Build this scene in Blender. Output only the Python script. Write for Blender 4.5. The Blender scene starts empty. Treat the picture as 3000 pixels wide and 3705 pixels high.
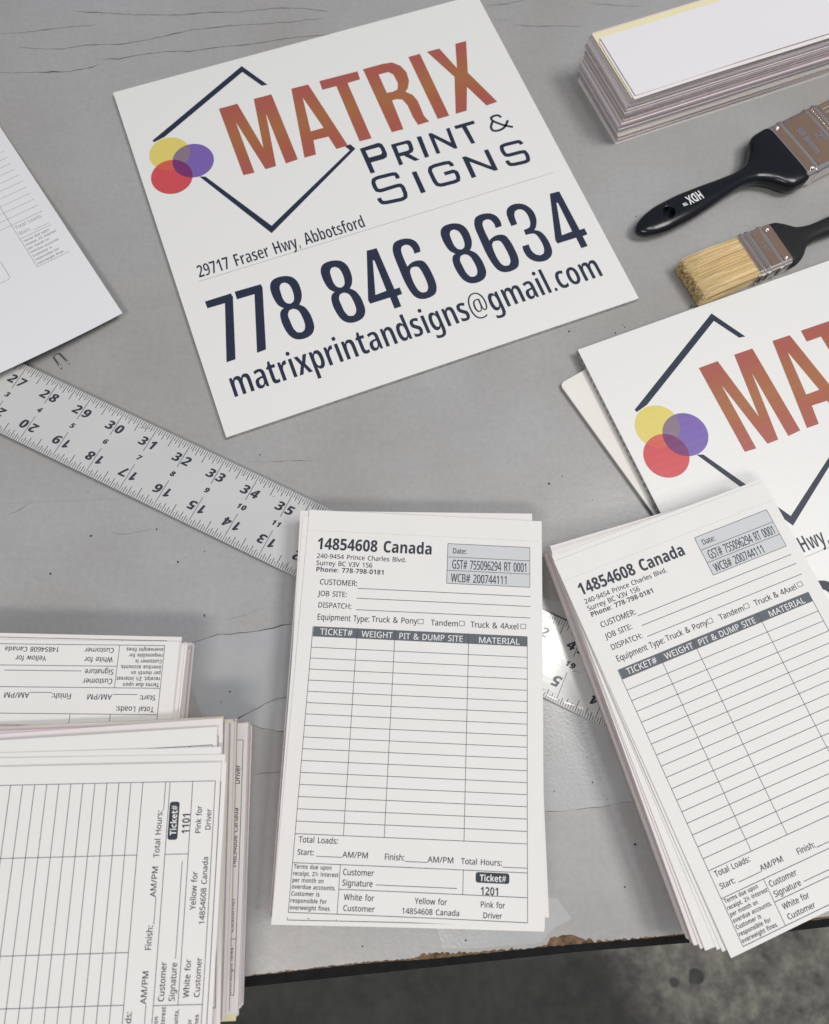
import bpy, math, random
from mathutils import Vector, Matrix, noise
from mathutils.geometry import delaunay_2d_cdt

IN = 0.0254                       # everything below is written in inches
sc = bpy.context.scene
random.seed(11)

# ------------------------------------------------------------------ camera
cam_d = bpy.data.cameras.new('camera')
cam_d.sensor_fit = 'VERTICAL'; cam_d.sensor_height = 36.0; cam_d.lens = 22.833
cam_d.clip_start = 0.01; cam_d.clip_end = 50
cam = bpy.data.objects.new('camera', cam_d); sc.collection.objects.link(cam)
right = Vector((0.99977981, 0.0, 0.02098413)); down = Vector((0.00554487, -0.9644566, -0.26418314)); fwd = Vector((0.02023828, 0.26424132, -0.96424423))
m = Matrix((right, -down, -fwd)).transposed().to_4x4()
m.translation = Vector((0, 0, 16.0486 * IN))
cam.matrix_world = m
cam_d.dof.use_dof = True; cam_d.dof.focus_distance = 16.0 * IN; cam_d.dof.aperture_fstop = 8.0
sc.camera = cam

# ------------------------------------------------------------------ light (a workshop lit by ceiling fixtures)
w = bpy.data.worlds.new('World'); sc.world = w; w.use_nodes = True
w.node_tree.nodes['Background'].inputs[0].default_value = (0.80, 0.85, 1.0, 1)
w.node_tree.nodes['Background'].inputs[1].default_value = 0.26

def area(name, loc, target, sx, sy, watts, col):
    d = bpy.data.lights.new(name, 'AREA'); d.shape = 'RECTANGLE'; d.size = sx * IN; d.size_y = sy * IN
    d.energy = watts; d.color = col
    o = bpy.data.objects.new(name, d); sc.collection.objects.link(o)
    o.location = Vector(loc) * IN
    o.rotation_euler = (Vector(target) - Vector(loc)).to_track_quat('-Z', 'Y').to_euler()
    return o
area('ceiling_fixture', (21, 10, 82), (3, 2, 0), 13, 11, 5.5, (1.0, 0.99, 0.97))
area('ceiling_fixture', (44, 7, 74), (0, 4, 0), 30, 20, 18.5, (1.0, 0.985, 0.95))
area('ceiling_fixture', (-16, -46, 84), (0, 4, 0), 44, 12, 18, (1.0, 0.95, 0.87))

sc.view_settings.view_transform = 'Standard'
sc.view_settings.look = 'None'
sc.view_settings.exposure = 0.15
sc.view_settings.gamma = 1.0
sc.view_settings.use_curve_mapping = False

# ------------------------------------------------------------------ helpers
def link(o): sc.collection.objects.link(o); return o
def tag(o, label=None, cat=None, group=None, kind=None):
    if label: o['label'] = label
    if cat: o['category'] = cat
    if group: o['group'] = group
    if kind: o['kind'] = kind
    return o
class MB:
    """collects faces (in inches) with material slots, then links them as one mesh object"""
    def __init__(s): s.v = []; s.f = []; s.mi = []
    def add(s, verts, faces, mi=0):
        b = len(s.v); s.v += [tuple(p) for p in verts]
        s.f += [tuple(b + i for i in f) for f in faces]; s.mi += [mi] * len(faces)
    def box(s, x0, x1, y0, y1, z0, z1, mi=0, top=None):
        v = [(x0,y0,z0),(x1,y0,z0),(x1,y1,z0),(x0,y1,z0),(x0,y0,z1),(x1,y0,z1),(x1,y1,z1),(x0,y1,z1)]
        s.add(v, [(3,2,1,0),(0,1,5,4),(1,2,6,5),(2,3,7,6),(3,0,4,7)], mi)
        s.add(v[4:], [(0,1,2,3)], mi if top is None else top)
    def rect(s, x0, y0, x1, y1, z, mi=0, step=.25):
        nx = max(1, math.ceil((x1-x0)/step)) if x1-x0 < 40 else 1; ny = max(1, math.ceil((y1-y0)/step)) if y1-y0 < 40 else 1
        s.add([(x0+(x1-x0)*i/nx, y0+(y1-y0)*j/ny, z) for j in range(ny+1) for i in range(nx+1)],
              [(j*(nx+1)+i, j*(nx+1)+i+1, (j+1)*(nx+1)+i+1, (j+1)*(nx+1)+i) for j in range(ny) for i in range(nx)], mi)
    def prism(s, poly, z0, z1, mi=0, side=None):
        n = len(poly)
        vs, fs = fill([poly])
        s.add([(x,y,z1) for x,y in vs], fs, mi)
        s.add([(x,y,z0) for x,y in vs], [f[::-1] for f in fs], mi)
        a = sum(poly[i][0]*poly[(i+1)%n][1]-poly[(i+1)%n][0]*poly[i][1] for i in range(n))
        p = poly if a > 0 else poly[::-1]
        v = [(x,y,z0) for x,y in p] + [(x,y,z1) for x,y in p]
        s.add(v, [(i,(i+1)%n,n+(i+1)%n,n+i) for i in range(n)], mi if side is None else side)
    def tube(s, pts, r, n=8, mi=0):
        rings = []
        pts = [Vector(p) for p in pts]
        for i, p in enumerate(pts):
            d = (pts[min(i+1,len(pts)-1)] - pts[max(i-1,0)]).normalized()
            a = d.cross(Vector((0,0,1)))
            a = a.normalized() if a.length > 1e-4 else Vector((1,0,0))
            b = d.cross(a).normalized()
            rings.append([p + r*(a*math.cos(t)+b*math.sin(t)) for t in [2*math.pi*k/n for k in range(n)]])
        v = [q for rg in rings for q in rg]; f = []
        for i in range(len(pts)-1):
            for k in range(n): f.append((i*n+k, i*n+(k+1)%n, (i+1)*n+(k+1)%n, (i+1)*n+k))
        f.append(tuple(range(n))[::-1]); f.append(tuple((len(pts)-1)*n+k for k in range(n)))
        s.add(v, f, mi)
    def build(s, name, mats, parent=None, smooth=False, bend=None):
        me = bpy.data.meshes.new(name)
        v = s.v if bend is None else [(x, y, z + bend(x, y)) for x, y, z in s.v]
        me.from_pydata([(x*IN, y*IN, z*IN) for x, y, z in v], [], s.f)
        for mm in (mats if isinstance(mats, (list, tuple)) else [mats]): me.materials.append(mm)
        me.polygons.foreach_set('material_index', s.mi)
        if smooth: me.polygons.foreach_set('use_smooth', [True] * len(s.f))
        me.update()
        o = link(bpy.data.objects.new(name, me))
        if parent: o.parent = parent
        return o
def empty(name, loc, rz=0):
    o = link(bpy.data.objects.new(name, None)); o.location = Vector(loc) * IN; o.rotation_euler.z = rz
    o.empty_display_size = .02
    return o
def place(o, x, y, z, rz): o.location = Vector((x, y, z)) * IN; o.rotation_euler = (0, 0, rz); return o

def fill(contours):
    """triangles of an outline with holes"""
    vs = []; loops = []
    for c in contours:
        b = len(vs); vs += [Vector((p[0], p[1])) for p in c]; loops.append(list(range(b, b + len(c))))
    r = delaunay_2d_cdt(vs, [], loops, 2, 1e-7)
    fs = []
    for f in r[2]:
        a = [r[0][i] for i in f]
        area2 = (a[1]-a[0]).cross(a[2]-a[0]) if len(a) == 3 else 1
        fs.append(tuple(f) if area2 > 0 else tuple(f[::-1]))
    return [(p.x, p.y) for p in r[0]], fs
def smooth_loop(pts, k=4, corner=48):
    n = len(pts); out = []
    P = [Vector(p) for p in pts]
    isc = []
    for i in range(n):
        a = (P[i]-P[i-1]); b = (P[(i+1)%n]-P[i])
        isc.append(math.degrees(a.angle(b, 0)) > corner)
    for i in range(n):
        p0, p1, p2, p3 = P[i-1], P[i], P[(i+1)%n], P[(i+2)%n]
        if isc[i]: p0 = p1 - (p2-p1)*.5
        if isc[(i+1)%n]: p3 = p2 + (p2-p1)*.5
        for j in range(k):
            t = j/k
            q = .5*((2*p1)+(p2-p0)*t+(2*p0-5*p1+4*p2-p3)*t*t+(3*p1-p0-3*p2+p3)*t**3)
            out.append((q.x, q.y))
    return out
def stroke(pts, wd, cut=.07):
    """outline of an open polyline of constant width; its corners are rounded off first"""
    P = [Vector(p) for p in pts]
    for it in range(2):
        Q = [P[0]]
        for a, p, c in zip(P, P[1:], P[2:]):
            u, v = a-p, c-p; k = cut/(1+2*it)
            Q += [p+u.normalized()*min(k, .4*u.length), p+v.normalized()*min(k, .4*v.length)]
        P = Q+[P[-1]]
    pts = P
    P = [Vector(p) for p in pts]; L = []; R = []
    for i, p in enumerate(P):
        d0 = (p-P[i-1]).normalized() if i else (P[1]-p).normalized()
        d1 = (P[i+1]-p).normalized() if i < len(P)-1 else d0
        n0 = Vector((-d0.y, d0.x)); n1 = Vector((-d1.y, d1.x)); nn = (n0+n1).normalized()
        k = wd/2/max(.45, nn.dot(n0))
        L.append(p+nn*k); R.append(p-nn*k)
    return [(q.x, q.y) for q in L + R[::-1]]

# ------------------------------------------------------------------ materials (procedural)
def mat(name, col, rough=.6, metal=0., spec=.5, noise_amt=0., noise_scale=60., bump=0., bump_scale=300., coat=0.):
    mm = bpy.data.materials.new(name); mm.use_nodes = True; nt = mm.node_tree; b = nt.nodes['Principled BSDF']
    b.inputs['Base Color'].default_value = (*col, 1); b.inputs['Roughness'].default_value = rough
    b.inputs['Metallic'].default_value = metal; b.inputs['Specular IOR Level'].default_value = spec
    b.inputs['Coat Weight'].default_value = coat
    tc = nt.nodes.new('ShaderNodeTexCoord')
    if noise_amt:
        n = nt.nodes.new('ShaderNodeTexNoise'); n.inputs['Scale'].default_value = noise_scale; n.inputs['Detail'].default_value = 6
        nt.links.new(tc.outputs['Object'], n.inputs['Vector'])
        r = nt.nodes.new('ShaderNodeMapRange'); r.inputs['From Min'].default_value = .3; r.inputs['From Max'].default_value = .7
        r.inputs['To Min'].default_value = 1-noise_amt; r.inputs['To Max'].default_value = 1+noise_amt
        nt.links.new(n.outputs['Fac'], r.inputs['Value'])
        mx = nt.nodes.new('ShaderNodeVectorMath'); mx.operation = 'SCALE'; mx.inputs[0].default_value = col
        nt.links.new(r.outputs['Result'], mx.inputs['Scale']); nt.links.new(mx.outputs['Vector'], b.inputs['Base Color'])
    if bump:
        n = nt.nodes.new('ShaderNodeTexNoise'); n.inputs['Scale'].default_value = bump_scale; n.inputs['Detail'].default_value = 4
        nt.links.new(tc.outputs['Object'], n.inputs['Vector'])
        bp = nt.nodes.new('ShaderNodeBump'); bp.inputs['Strength'].default_value = bump; bp.inputs['Distance'].default_value = .0003
        nt.links.new(n.outputs['Fac'], bp.inputs['Height']); nt.links.new(bp.outputs['Normal'], b.inputs['Normal'])
    return mm
PAPER = mat('white_paper', (.785,.77,.742), .75, spec=.3, noise_amt=.012, noise_scale=40, bump=.12, bump_scale=900)
PAPER_WARM = mat('warm_white_paper', (.79,.75,.73), .75, spec=.3, noise_amt=.015, noise_scale=40)
PINK = mat('pink_paper', (.68,.55,.57), .8, spec=.25)
PALEPINK = mat('pale_pink_paper', (.77,.715,.70), .8, spec=.25, noise_amt=.015, noise_scale=30)
YELLOW = mat('yellow_paper', (.80,.73,.47), .8, spec=.25, noise_amt=.015, noise_scale=30)
MAUVE = mat('paper_edge_mauve', (.43,.355,.395), .85, spec=.2, noise_amt=.15, noise_scale=160)
INK = mat('dark_ink', (.028,.036,.055), .6, spec=.35)
LINE = mat('line_ink', (.06,.07,.09), .6, spec=.3)
FAINT = mat('faint_grey_ink', (.30,.30,.32), .7, spec=.3)
HEADER = mat('grey_header_ink', (.115,.13,.15), .6, spec=.3, noise_amt=.06, noise_scale=400)
BOXFILL = mat('pale_grey_ink', (.60,.61,.625), .7, spec=.3)
REVERSED = mat('unprinted_white', (.80,.79,.78), .75, spec=.3)
PERF = mat('perforation_grey', (.52,.51,.50), .8, spec=.2)

# letter outlines: advance, contours (1000 units per em)
GLYPHS = {'R': {
 '"': (274, '180,306 167,480 230,480 217,306|57,306 44,480 107,480 94,306'),
 '#': (434, '76,0 101,140 17,140 17,185 110,185 132,293 42,293 42,337 140,337 167,480 215,480 188,337 285,337 312,480 358,480 331,337 416,337 416,293 322,293 302,185 394,185 394,140 293,140 265,0 218,0 245,140 149,140 123,0|158,185 254,185 275,293 179,293'),
 '%': (558, '131,185 89,195 58,225 39,273 33,336 39,400 56,447 87,476 131,486 175,476 206,447 225,400 232,336 226,273 207,225 176,195|120,0 386,480 438,480 172,0|131,228 160,240 177,276 183,336 177,397 160,433 131,445 109,438 94,417 85,384 82,336 85,289 94,255 109,235|424,-7 382,3 352,33 333,81 326,144 332,208 350,255 380,284 424,294 468,284 499,255 519,208 525,144 519,81 501,33 469,3|424,36 453,48 470,84 476,144 470,204 453,240 424,252 402,245 387,225 378,191 375,144 378,97 387,63 402,42'),
 '&': (492, '187,-7 125,2 77,28 46,69 36,125 43,172 63,208 96,238 139,266 99,318 85,348 81,382 89,426 114,459 153,480 204,487 252,480 289,460 313,427 320,383 314,344 293,312 262,283 224,258 354,133 382,181 401,240 461,240 434,160 415,125 392,95 490,0 410,0 352,56 319,31 281,11 238,-2|188,293 245,336 258,358 262,383 258,405 246,423 227,435 202,439 177,435 156,424 143,406 138,383 142,360 151,338|189,46 229,49 263,60 314,93 175,229 118,185 103,160 97,127 104,94 122,68 151,51'),
 ',': (180, '28,-87 47,-3 61,78 124,78 129,71 104,-8 71,-87'),
 '-': (216, '27,154 27,206 189,206 189,154'),
 '.': (180, '89,-9 60,1 51,15 48,36 51,57 60,71 89,81 119,71 129,57 132,36 129,15 119,1'),
 '/': (250, '7,0 185,480 243,480 64,0'),
 '0': (384, '191,-7 142,1 102,22 72,59 43,137 33,240 37,313 49,373 69,422 99,458 140,480 191,487 241,480 281,458 312,422 341,344 351,240 347,169 335,108 314,59 284,23 243,1|191,44 237,56 268,92 286,154 291,240 286,326 268,388 237,424 191,437 145,424 115,388 98,326 92,240 98,154 115,93 145,56'),
 '1': (384, '181,0 181,335 181,381 183,418 164,400 142,381 91,339 60,379 189,480 238,480 238,0'),
 '2': (384, '32,0 32,49 158,176 219,240 257,296 266,324 269,355 263,390 246,415 219,431 185,436 152,433 123,424 69,390 38,430 102,470 141,482 185,486 245,478 291,452 320,412 330,359 326,322 314,288 271,224 207,155 107,56 107,54 349,54 349,0'),
 '3': (384, '162,-7 92,-1 30,19 30,75 95,51 163,43 218,49 256,68 277,98 284,138 275,176 249,202 206,217 150,222 103,222 103,273 150,273 202,279 240,298 263,326 271,363 265,394 247,417 219,432 183,437 147,434 117,425 62,396 33,437 96,471 137,483 183,486 248,478 294,453 322,415 331,367 324,324 304,290 273,267 232,253 232,250 282,237 318,214 339,179 346,136 341,97 326,62 302,33 266,11 220,-2'),
 '4': (384, '244,0 244,109 14,109 14,159 240,482 301,482 301,162 371,162 371,109 301,109 301,0|72,162 244,162 244,313 245,372 247,419 244,419 231,392 216,367'),
 '5': (384, '167,-7 97,0 42,19 42,75 101,52 167,44 215,50 253,69 277,101 285,147 278,189 257,219 219,238 165,244 122,241 83,234 54,253 72,480 312,480 312,426 122,426 111,287 142,291 185,294 251,285 302,257 335,213 346,153 334,87 299,36 242,4'),
 '6': (384, '200,-7 157,-1 118,16 84,45 59,86 42,139 37,205 46,307 59,354 79,397 108,434 146,462 195,480 257,486 288,485 316,480 316,430 288,436 258,438 215,434 181,422 153,404 132,380 117,351 106,318 96,244 100,244 119,266 143,284 174,296 214,300 270,291 314,262 343,216 353,154 342,87 311,36 263,4|199,43 238,50 268,70 288,105 294,154 288,195 271,227 242,247 201,254 172,251 146,241 126,226 110,208 100,187 97,166 108,108 122,82 142,61 168,48'),
 '7': (384, '91,0 288,426 30,426 30,480 351,480 351,434 156,0'),
 '8': (384, '193,-7 125,2 75,27 43,68 33,122 36,153 47,179 83,221 132,251 100,273 73,299 54,332 48,372 53,406 67,434 89,456 118,473 153,483 191,486 249,479 295,457 325,421 335,371 332,344 323,321 289,283 244,254 298,222 336,181 347,155 351,124 340,70 308,29 258,2|194,277 253,312 271,337 277,369 271,399 253,421 226,434 191,439 157,434 130,421 112,399 106,369 109,347 118,328 150,299|192,40 235,46 267,63 286,90 293,124 286,156 265,182 233,203 192,222 181,226 142,206 114,183 96,155 91,122 97,90 116,63 147,46'),
 '9': (384, '129,-7 98,-5 69,0 69,50 128,42 171,46 205,57 233,75 254,99 269,128 280,161 289,235 285,235 267,214 243,196 211,183 171,179 115,189 72,217 43,263 34,324 38,371 53,411 76,443 106,467 143,481 187,486 230,480 269,463 302,434 328,393 344,340 349,275 340,173 327,125 307,82 279,46 240,17 191,-1|184,226 214,229 240,239 261,254 276,272 286,292 289,314 278,371 264,397 244,418 218,432 187,437 149,430 119,409 99,374 92,325 98,284 115,252 143,232'),
 ':': (180, '89,278 60,289 51,303 48,324 51,345 60,359 89,369 119,359 129,345 132,324 129,303 119,289|89,-9 60,1 51,15 48,36 51,57 60,71 89,81 119,71 129,57 132,36 129,15 119,1'),
 '@': (604, '291,-60 217,-52 155,-30 105,6 69,55 46,116 39,188 44,248 58,304 82,354 115,397 156,431 204,458 261,474 324,480 390,472 448,451 497,416 534,368 557,309 565,240 558,179 536,126 500,88 476,77 449,73 421,78 400,91 386,110 378,132 375,132 360,109 339,90 313,77 280,73 235,82 201,107 180,147 173,198 178,240 191,276 212,307 240,330 275,344 316,349 374,344 418,333 412,197 411,180 411,173 414,144 423,126 437,118 453,115 472,119 488,132 510,178 518,240 512,298 493,346 463,384 423,412 377,429 324,435 253,427 194,404 148,366 115,317 94,257 87,190 100,102 140,38 204,-2 291,-15 369,-6 435,13 435,-32 370,-52|289,115 321,122 343,143 356,175 362,216 366,300 344,305 316,307 287,303 263,291 246,272 234,249 226,197 230,160 243,134 263,120'),
 'A': (429, '0,0 187,482 242,482 428,0 366,0 308,148 118,148 61,0|138,202 290,202 236,347 230,367 221,396 214,419 203,378 193,347'),
 'B': (437, '65,0 65,480 202,480 281,473 338,453 373,417 384,361 378,322 361,290 332,268 293,255 293,251 348,234 369,218 386,197 397,170 400,136 389,79 356,36 303,9 234,0|126,275 214,275 266,280 299,295 316,320 322,354 315,388 294,411 258,424 205,428 126,428|126,51 222,51 276,57 311,76 330,105 336,141 329,175 310,202 274,219 218,225 126,225'),
 'C': (424, '261,-7 194,1 139,24 96,60 65,109 47,170 41,240 48,309 67,368 100,418 146,455 203,478 271,486 342,479 404,458 379,407 330,425 271,433 202,420 149,381 116,320 105,240 115,160 146,98 198,59 270,46 330,52 385,65 385,13 329,-2'),
 'D': (490, '65,0 65,480 213,480 281,473 338,453 385,419 420,374 442,315 449,244 442,170 420,109 383,61 304,15 199,0|126,52 191,52 299,73 364,136 385,242 374,326 338,383 281,417 204,428 126,428'),
 'E': (373, '65,0 65,480 333,480 333,426 126,426 126,277 321,277 321,224 126,224 126,53 333,53 333,0'),
 'F': (349, '65,0 65,480 333,480 333,426 126,426 126,257 320,257 320,203 126,203 126,0'),
 'G': (489, '271,-7 202,1 145,23 100,59 67,108 48,169 41,240 48,310 71,370 107,419 155,456 217,479 289,486 366,479 433,458 410,406 352,425 286,433 210,420 152,381 116,320 104,240 109,186 123,139 146,100 181,70 226,52 285,46 338,49 379,57 379,199 273,199 273,253 439,253 439,18 361,-1'),
 'H': (498, '65,0 65,480 126,480 126,277 371,277 371,480 432,480 432,0 371,0 371,224 126,224 126,0'),
 'I': (228, '27,0 27,35 83,48 83,431 27,445 27,480 200,480 200,445 144,431 144,48 200,35 200,0'),
 'J': (183, '-3,-128 -31,-125 -52,-119 -52,-68 -30,-73 -4,-75 28,-68 52,-44 62,3 62,480 122,480 122,7 114,-53 88,-95 48,-119'),
 'K': (416, '65,0 65,480 126,480 126,243 167,289 208,334 338,480 408,480 218,271 416,0 345,0 175,229 126,186 126,0'),
 'L': (352, '65,0 65,480 126,480 126,54 335,54 335,0'),
 'M': (609, '65,0 65,480 154,480 302,87 305,87 455,480 544,480 544,0 484,0 484,295 486,364 489,420 486,420 326,0 277,0 119,420 116,420 120,364 121,291 121,0'),
 'O': (525, '263,-7 194,1 139,24 96,61 65,111 47,171 41,241 47,310 65,370 96,419 139,456 195,479 263,487 329,479 384,456 427,420 458,370 477,310 484,240 477,171 458,110 427,61 384,24 329,1|263,46 333,59 382,98 410,159 420,240 410,321 382,382 334,421 263,434 193,421 143,382 114,321 105,240 114,159 143,98 192,59'),
 'P': (406, '65,0 65,480 192,480 273,470 329,443 361,398 372,338 368,300 354,264 330,233 294,208 245,192 181,187 126,187 126,0|126,238 174,238 234,244 276,261 301,290 310,336 302,376 280,405 242,422 187,428 126,428'),
 'R': (418, '65,0 65,480 197,480 275,471 329,446 361,403 372,343 369,308 358,279 342,256 322,239 276,215 408,0 337,0 221,198 126,198 126,0|126,249 197,249 248,255 283,272 303,301 310,340 303,381 281,407 245,422 194,427 126,427'),
 'S': (369, '166,-7 91,-1 34,16 34,74 94,54 169,46 216,51 249,66 270,91 277,123 267,163 232,192 164,222 110,246 72,276 48,314 40,364 45,400 60,429 83,454 114,471 151,483 193,486 266,479 326,459 307,408 253,426 192,433 153,428 124,414 107,392 101,363 111,323 144,294 206,267 278,233 303,214 322,191 333,163 337,128 326,72 291,29 236,2'),
 'T': (373, '156,0 156,426 7,426 7,480 366,480 366,426 217,426 217,0'),
 'U': (491, '243,-7 164,5 107,42 72,98 60,171 60,480 121,480 121,169 129,117 152,78 191,54 246,46 303,54 341,80 363,120 370,169 370,480 430,480 430,169 425,122 410,80 384,44 348,16 301,-1'),
 'V': (403, '171,0 0,480 63,480 171,172 189,117 201,67 214,117 232,173 339,480 403,480 232,0'),
 'W': (625, '135,0 8,480 71,480 146,187 160,127 169,73 179,130 194,190 279,480 341,480 429,188 445,127 455,73 465,127 479,187 553,480 616,480 488,0 427,0 334,314 323,353 314,388 310,409 303,372 287,312 196,0'),
 'X': (394, '3,0 162,250 13,480 80,480 197,291 316,480 379,480 231,251 391,0 322,0 195,208 66,0'),
 'Y': (380, '160,0 160,183 0,480 66,480 190,244 315,480 380,480 220,186 220,0'),
 'a': (377, '144,-7 100,0 63,19 39,52 31,100 41,148 73,183 127,206 203,215 265,217 265,238 260,277 245,301 222,314 190,318 136,310 89,291 71,335 126,357 193,366 251,359 291,337 314,300 322,245 322,0 279,0 268,51 265,51 241,25 216,7 185,-3|158,41 200,47 234,66 256,98 264,144 264,176 211,174 154,167 118,152 98,130 92,99 97,73 110,55 132,44'),
 'b': (413, '228,-7 189,-3 158,9 134,26 116,46 111,46 99,0 57,0 57,510 116,510 116,386 115,344 113,312 116,312 134,333 158,351 189,362 228,366 288,354 335,319 366,261 376,180 366,99 335,40 288,5|219,42 261,51 291,78 309,121 315,181 304,256 272,302 218,317 169,309 138,284 122,242 116,182 116,179 122,121 138,78 169,51'),
 'c': (322, '201,-7 156,-2 117,13 83,38 58,73 42,120 37,178 42,238 59,286 85,322 119,347 160,362 206,367 259,361 300,347 282,298 244,310 204,315 145,300 110,254 98,179 105,121 124,79 156,53 201,44 253,50 294,65 294,13 254,-2'),
 'd': (413, '185,-7 124,5 77,40 47,98 37,179 47,261 78,319 125,355 185,367 223,363 254,351 297,314 301,314 299,339 297,367 297,510 356,510 356,0 308,0 300,48 297,48 278,27 254,9 223,-3|194,42 243,50 274,74 292,113 298,168 298,179 292,238 275,282 244,309 193,318 152,308 122,280 104,235 98,178 104,121 122,78 152,51'),
 'e': (379, '210,-7 162,-2 120,14 85,40 59,76 42,122 37,177 42,232 57,279 81,316 112,344 151,361 196,367 239,362 276,347 305,322 327,290 340,250 345,204 345,169 98,169 107,115 129,76 165,52 213,44 274,50 328,69 328,17 274,-1|99,216 283,216 277,257 262,290 234,311 195,318 158,312 129,291 109,259'),
 'f': (231, '73,0 73,314 10,314 10,342 73,362 73,383 81,443 104,483 141,506 190,514 229,510 260,502 244,455 220,462 191,465 165,460 147,446 136,420 132,383 132,360 223,360 223,314 132,314 132,0'),
 'g': (413, '195,-161 123,-155 65,-138 65,-84 125,-105 198,-112 240,-105 271,-85 291,-53 298,-11 298,3 298,27 300,48 297,48 251,7 185,-7 123,6 76,42 47,101 37,179 47,256 76,316 123,354 185,367 219,363 249,353 275,336 298,312 301,312 309,360 356,360 356,-6 346,-74 317,-122 267,-151|194,42 241,49 273,71 292,109 298,165 298,179 292,243 273,285 240,309 193,317 153,308 123,281 104,237 98,179 104,120 123,77 153,50'),
 'h': (415, '57,0 57,510 116,510 116,361 113,310 117,310 137,334 164,352 195,362 229,366 287,358 328,335 352,294 361,234 361,0 302,0 302,230 293,278 266,307 222,317 171,309 139,283 122,242 116,186 116,0'),
 'i': (173, '87,420 62,429 55,441 52,457 55,474 62,486 87,495 111,486 119,474 122,457 119,441 111,429|57,0 57,360 116,360 116,0'),
 'k': (359, '57,0 57,510 116,510 116,244 115,216 113,185 116,185 128,201 144,221 158,238 273,360 343,360 197,206 353,0 281,0 156,168 116,132 116,0'),
 'l': (173, '57,0 57,510 116,510 116,0'),
 'm': (628, '57,0 57,360 105,360 113,311 117,311 137,336 162,353 192,363 223,367 273,360 310,340 333,306 336,306 358,333 386,352 418,363 452,367 505,359 543,335 566,295 574,234 574,0 515,0 515,232 507,279 483,308 442,317 397,309 367,287 350,250 345,199 345,0 286,0 286,232 278,279 253,308 212,317 166,309 137,283 121,242 116,187 116,0'),
 'n': (415, '57,0 57,360 105,360 113,311 117,311 138,336 165,353 197,363 230,367 287,359 328,335 352,295 361,234 361,0 302,0 302,230 293,278 266,307 222,317 171,309 139,283 122,242 116,187 116,0'),
 'o': (406, '202,-7 157,-1 117,15 84,42 58,79 42,125 37,181 48,260 82,318 135,355 204,367 250,361 290,345 324,318 349,282 365,236 370,181 359,101 325,42 271,6|203,42 251,52 283,80 303,123 309,181 303,238 283,281 251,308 203,317 155,308 123,281 104,238 98,181 104,123 123,80 156,52'),
 'p': (413, '57,-161 57,360 105,360 113,311 116,311 135,333 158,351 189,363 228,367 288,355 335,320 366,262 376,181 366,100 335,41 288,5 228,-7 190,-3 159,9 116,46 112,46 115,17 116,-13 116,-161|219,42 249,47 273,60 291,82 305,110 315,181 309,237 291,280 261,308 218,317 171,309 140,286 123,247 116,192 116,181 122,122 138,78 169,51'),
 'q': (413, '297,-161 297,-7 298,21 300,48 296,48 278,27 254,9 222,-3 183,-7 124,5 78,40 47,98 37,179 47,261 78,319 126,355 185,367 224,363 255,351 279,333 298,311 300,311 309,360 356,360 356,-161|195,42 242,50 274,73 291,112 298,167 298,179 292,239 275,282 243,309 193,318 151,308 122,280 104,235 98,178 104,121 122,78 152,51'),
 'r': (277, '57,0 57,360 105,360 112,294 115,294 135,322 160,345 190,361 225,367 247,366 267,363 260,308 241,312 221,313 194,309 169,298 147,280 131,256 120,226 116,192 116,0'),
 's': (322, '148,-7 83,-1 35,16 35,70 87,50 149,41 188,45 214,55 229,72 234,94 227,118 200,140 146,164 86,191 48,223 38,244 34,271 44,312 72,342 115,360 169,367 231,360 284,343 264,296 216,312 165,318 133,315 110,307 95,293 91,275 99,249 129,229 183,206 242,180 279,147 288,126 291,99 282,53 253,20 207,0'),
 't': (242, '167,-7 115,3 94,16 77,37 65,66 62,105 62,314 11,314 11,343 62,366 86,443 121,443 121,360 225,360 225,314 121,314 121,106 125,77 137,57 155,46 177,42 205,44 228,49 228,4 201,-4'),
 'u': (415, '184,-7 127,1 86,25 61,65 53,124 53,360 113,360 113,128 122,81 148,52 193,42 243,51 276,76 293,117 299,173 299,360 358,360 358,0 310,0 301,48 298,48 277,23 250,6 218,-3'),
 'v': (341, '136,0 0,360 63,360 140,148 151,115 162,80 169,52 171,52 179,81 190,116 201,148 278,360 341,360 204,0'),
 'w': (528, '106,1 7,361 69,361 118,169 132,110 142,61 144,61 151,89 159,125 169,158 232,361 297,361 359,158 373,108 383,62 385,62 395,108 410,169 460,361 520,361 420,1 351,1 289,203 274,258 265,299 262,299 253,258 238,203 173,1'),
 'x': (355, '12,0 142,184 18,360 85,360 178,224 270,360 336,360 212,184 343,0 276,0 178,144 79,0'),
 'y': (343, '56,-161 28,-160 7,-156 7,-109 25,-111 47,-113 75,-108 97,-95 114,-75 127,-49 146,-1 1,360 64,360 142,155 160,104 172,57 175,57 187,101 206,156 279,360 343,360 187,-50 166,-96 139,-131 103,-154'),
 ' ': (260, ''),
}, 'B': {
 '"': (274, '180,306 167,480 230,480 217,306|57,306 44,480 107,480 94,306'),
 '#': (434, '76,0 101,140 17,140 17,185 110,185 132,293 42,293 42,337 140,337 167,480 215,480 188,337 285,337 312,480 358,480 331,337 416,337 416,293 322,293 302,185 394,185 394,140 293,140 265,0 218,0 245,140 149,140 123,0|158,185 254,185 275,293 179,293'),
 '%': (558, '131,185 89,195 58,225 39,273 33,336 39,400 56,447 87,476 131,486 175,476 206,447 225,400 232,336 226,273 207,225 176,195|120,0 386,480 438,480 172,0|131,228 160,240 177,276 183,336 177,397 160,433 131,445 109,438 94,417 85,384 82,336 85,289 94,255 109,235|424,-7 382,3 352,33 333,81 326,144 332,208 350,255 380,284 424,294 468,284 499,255 519,208 525,144 519,81 501,33 469,3|424,36 453,48 470,84 476,144 470,204 453,240 424,252 402,245 387,225 378,191 375,144 378,97 387,63 402,42'),
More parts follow.
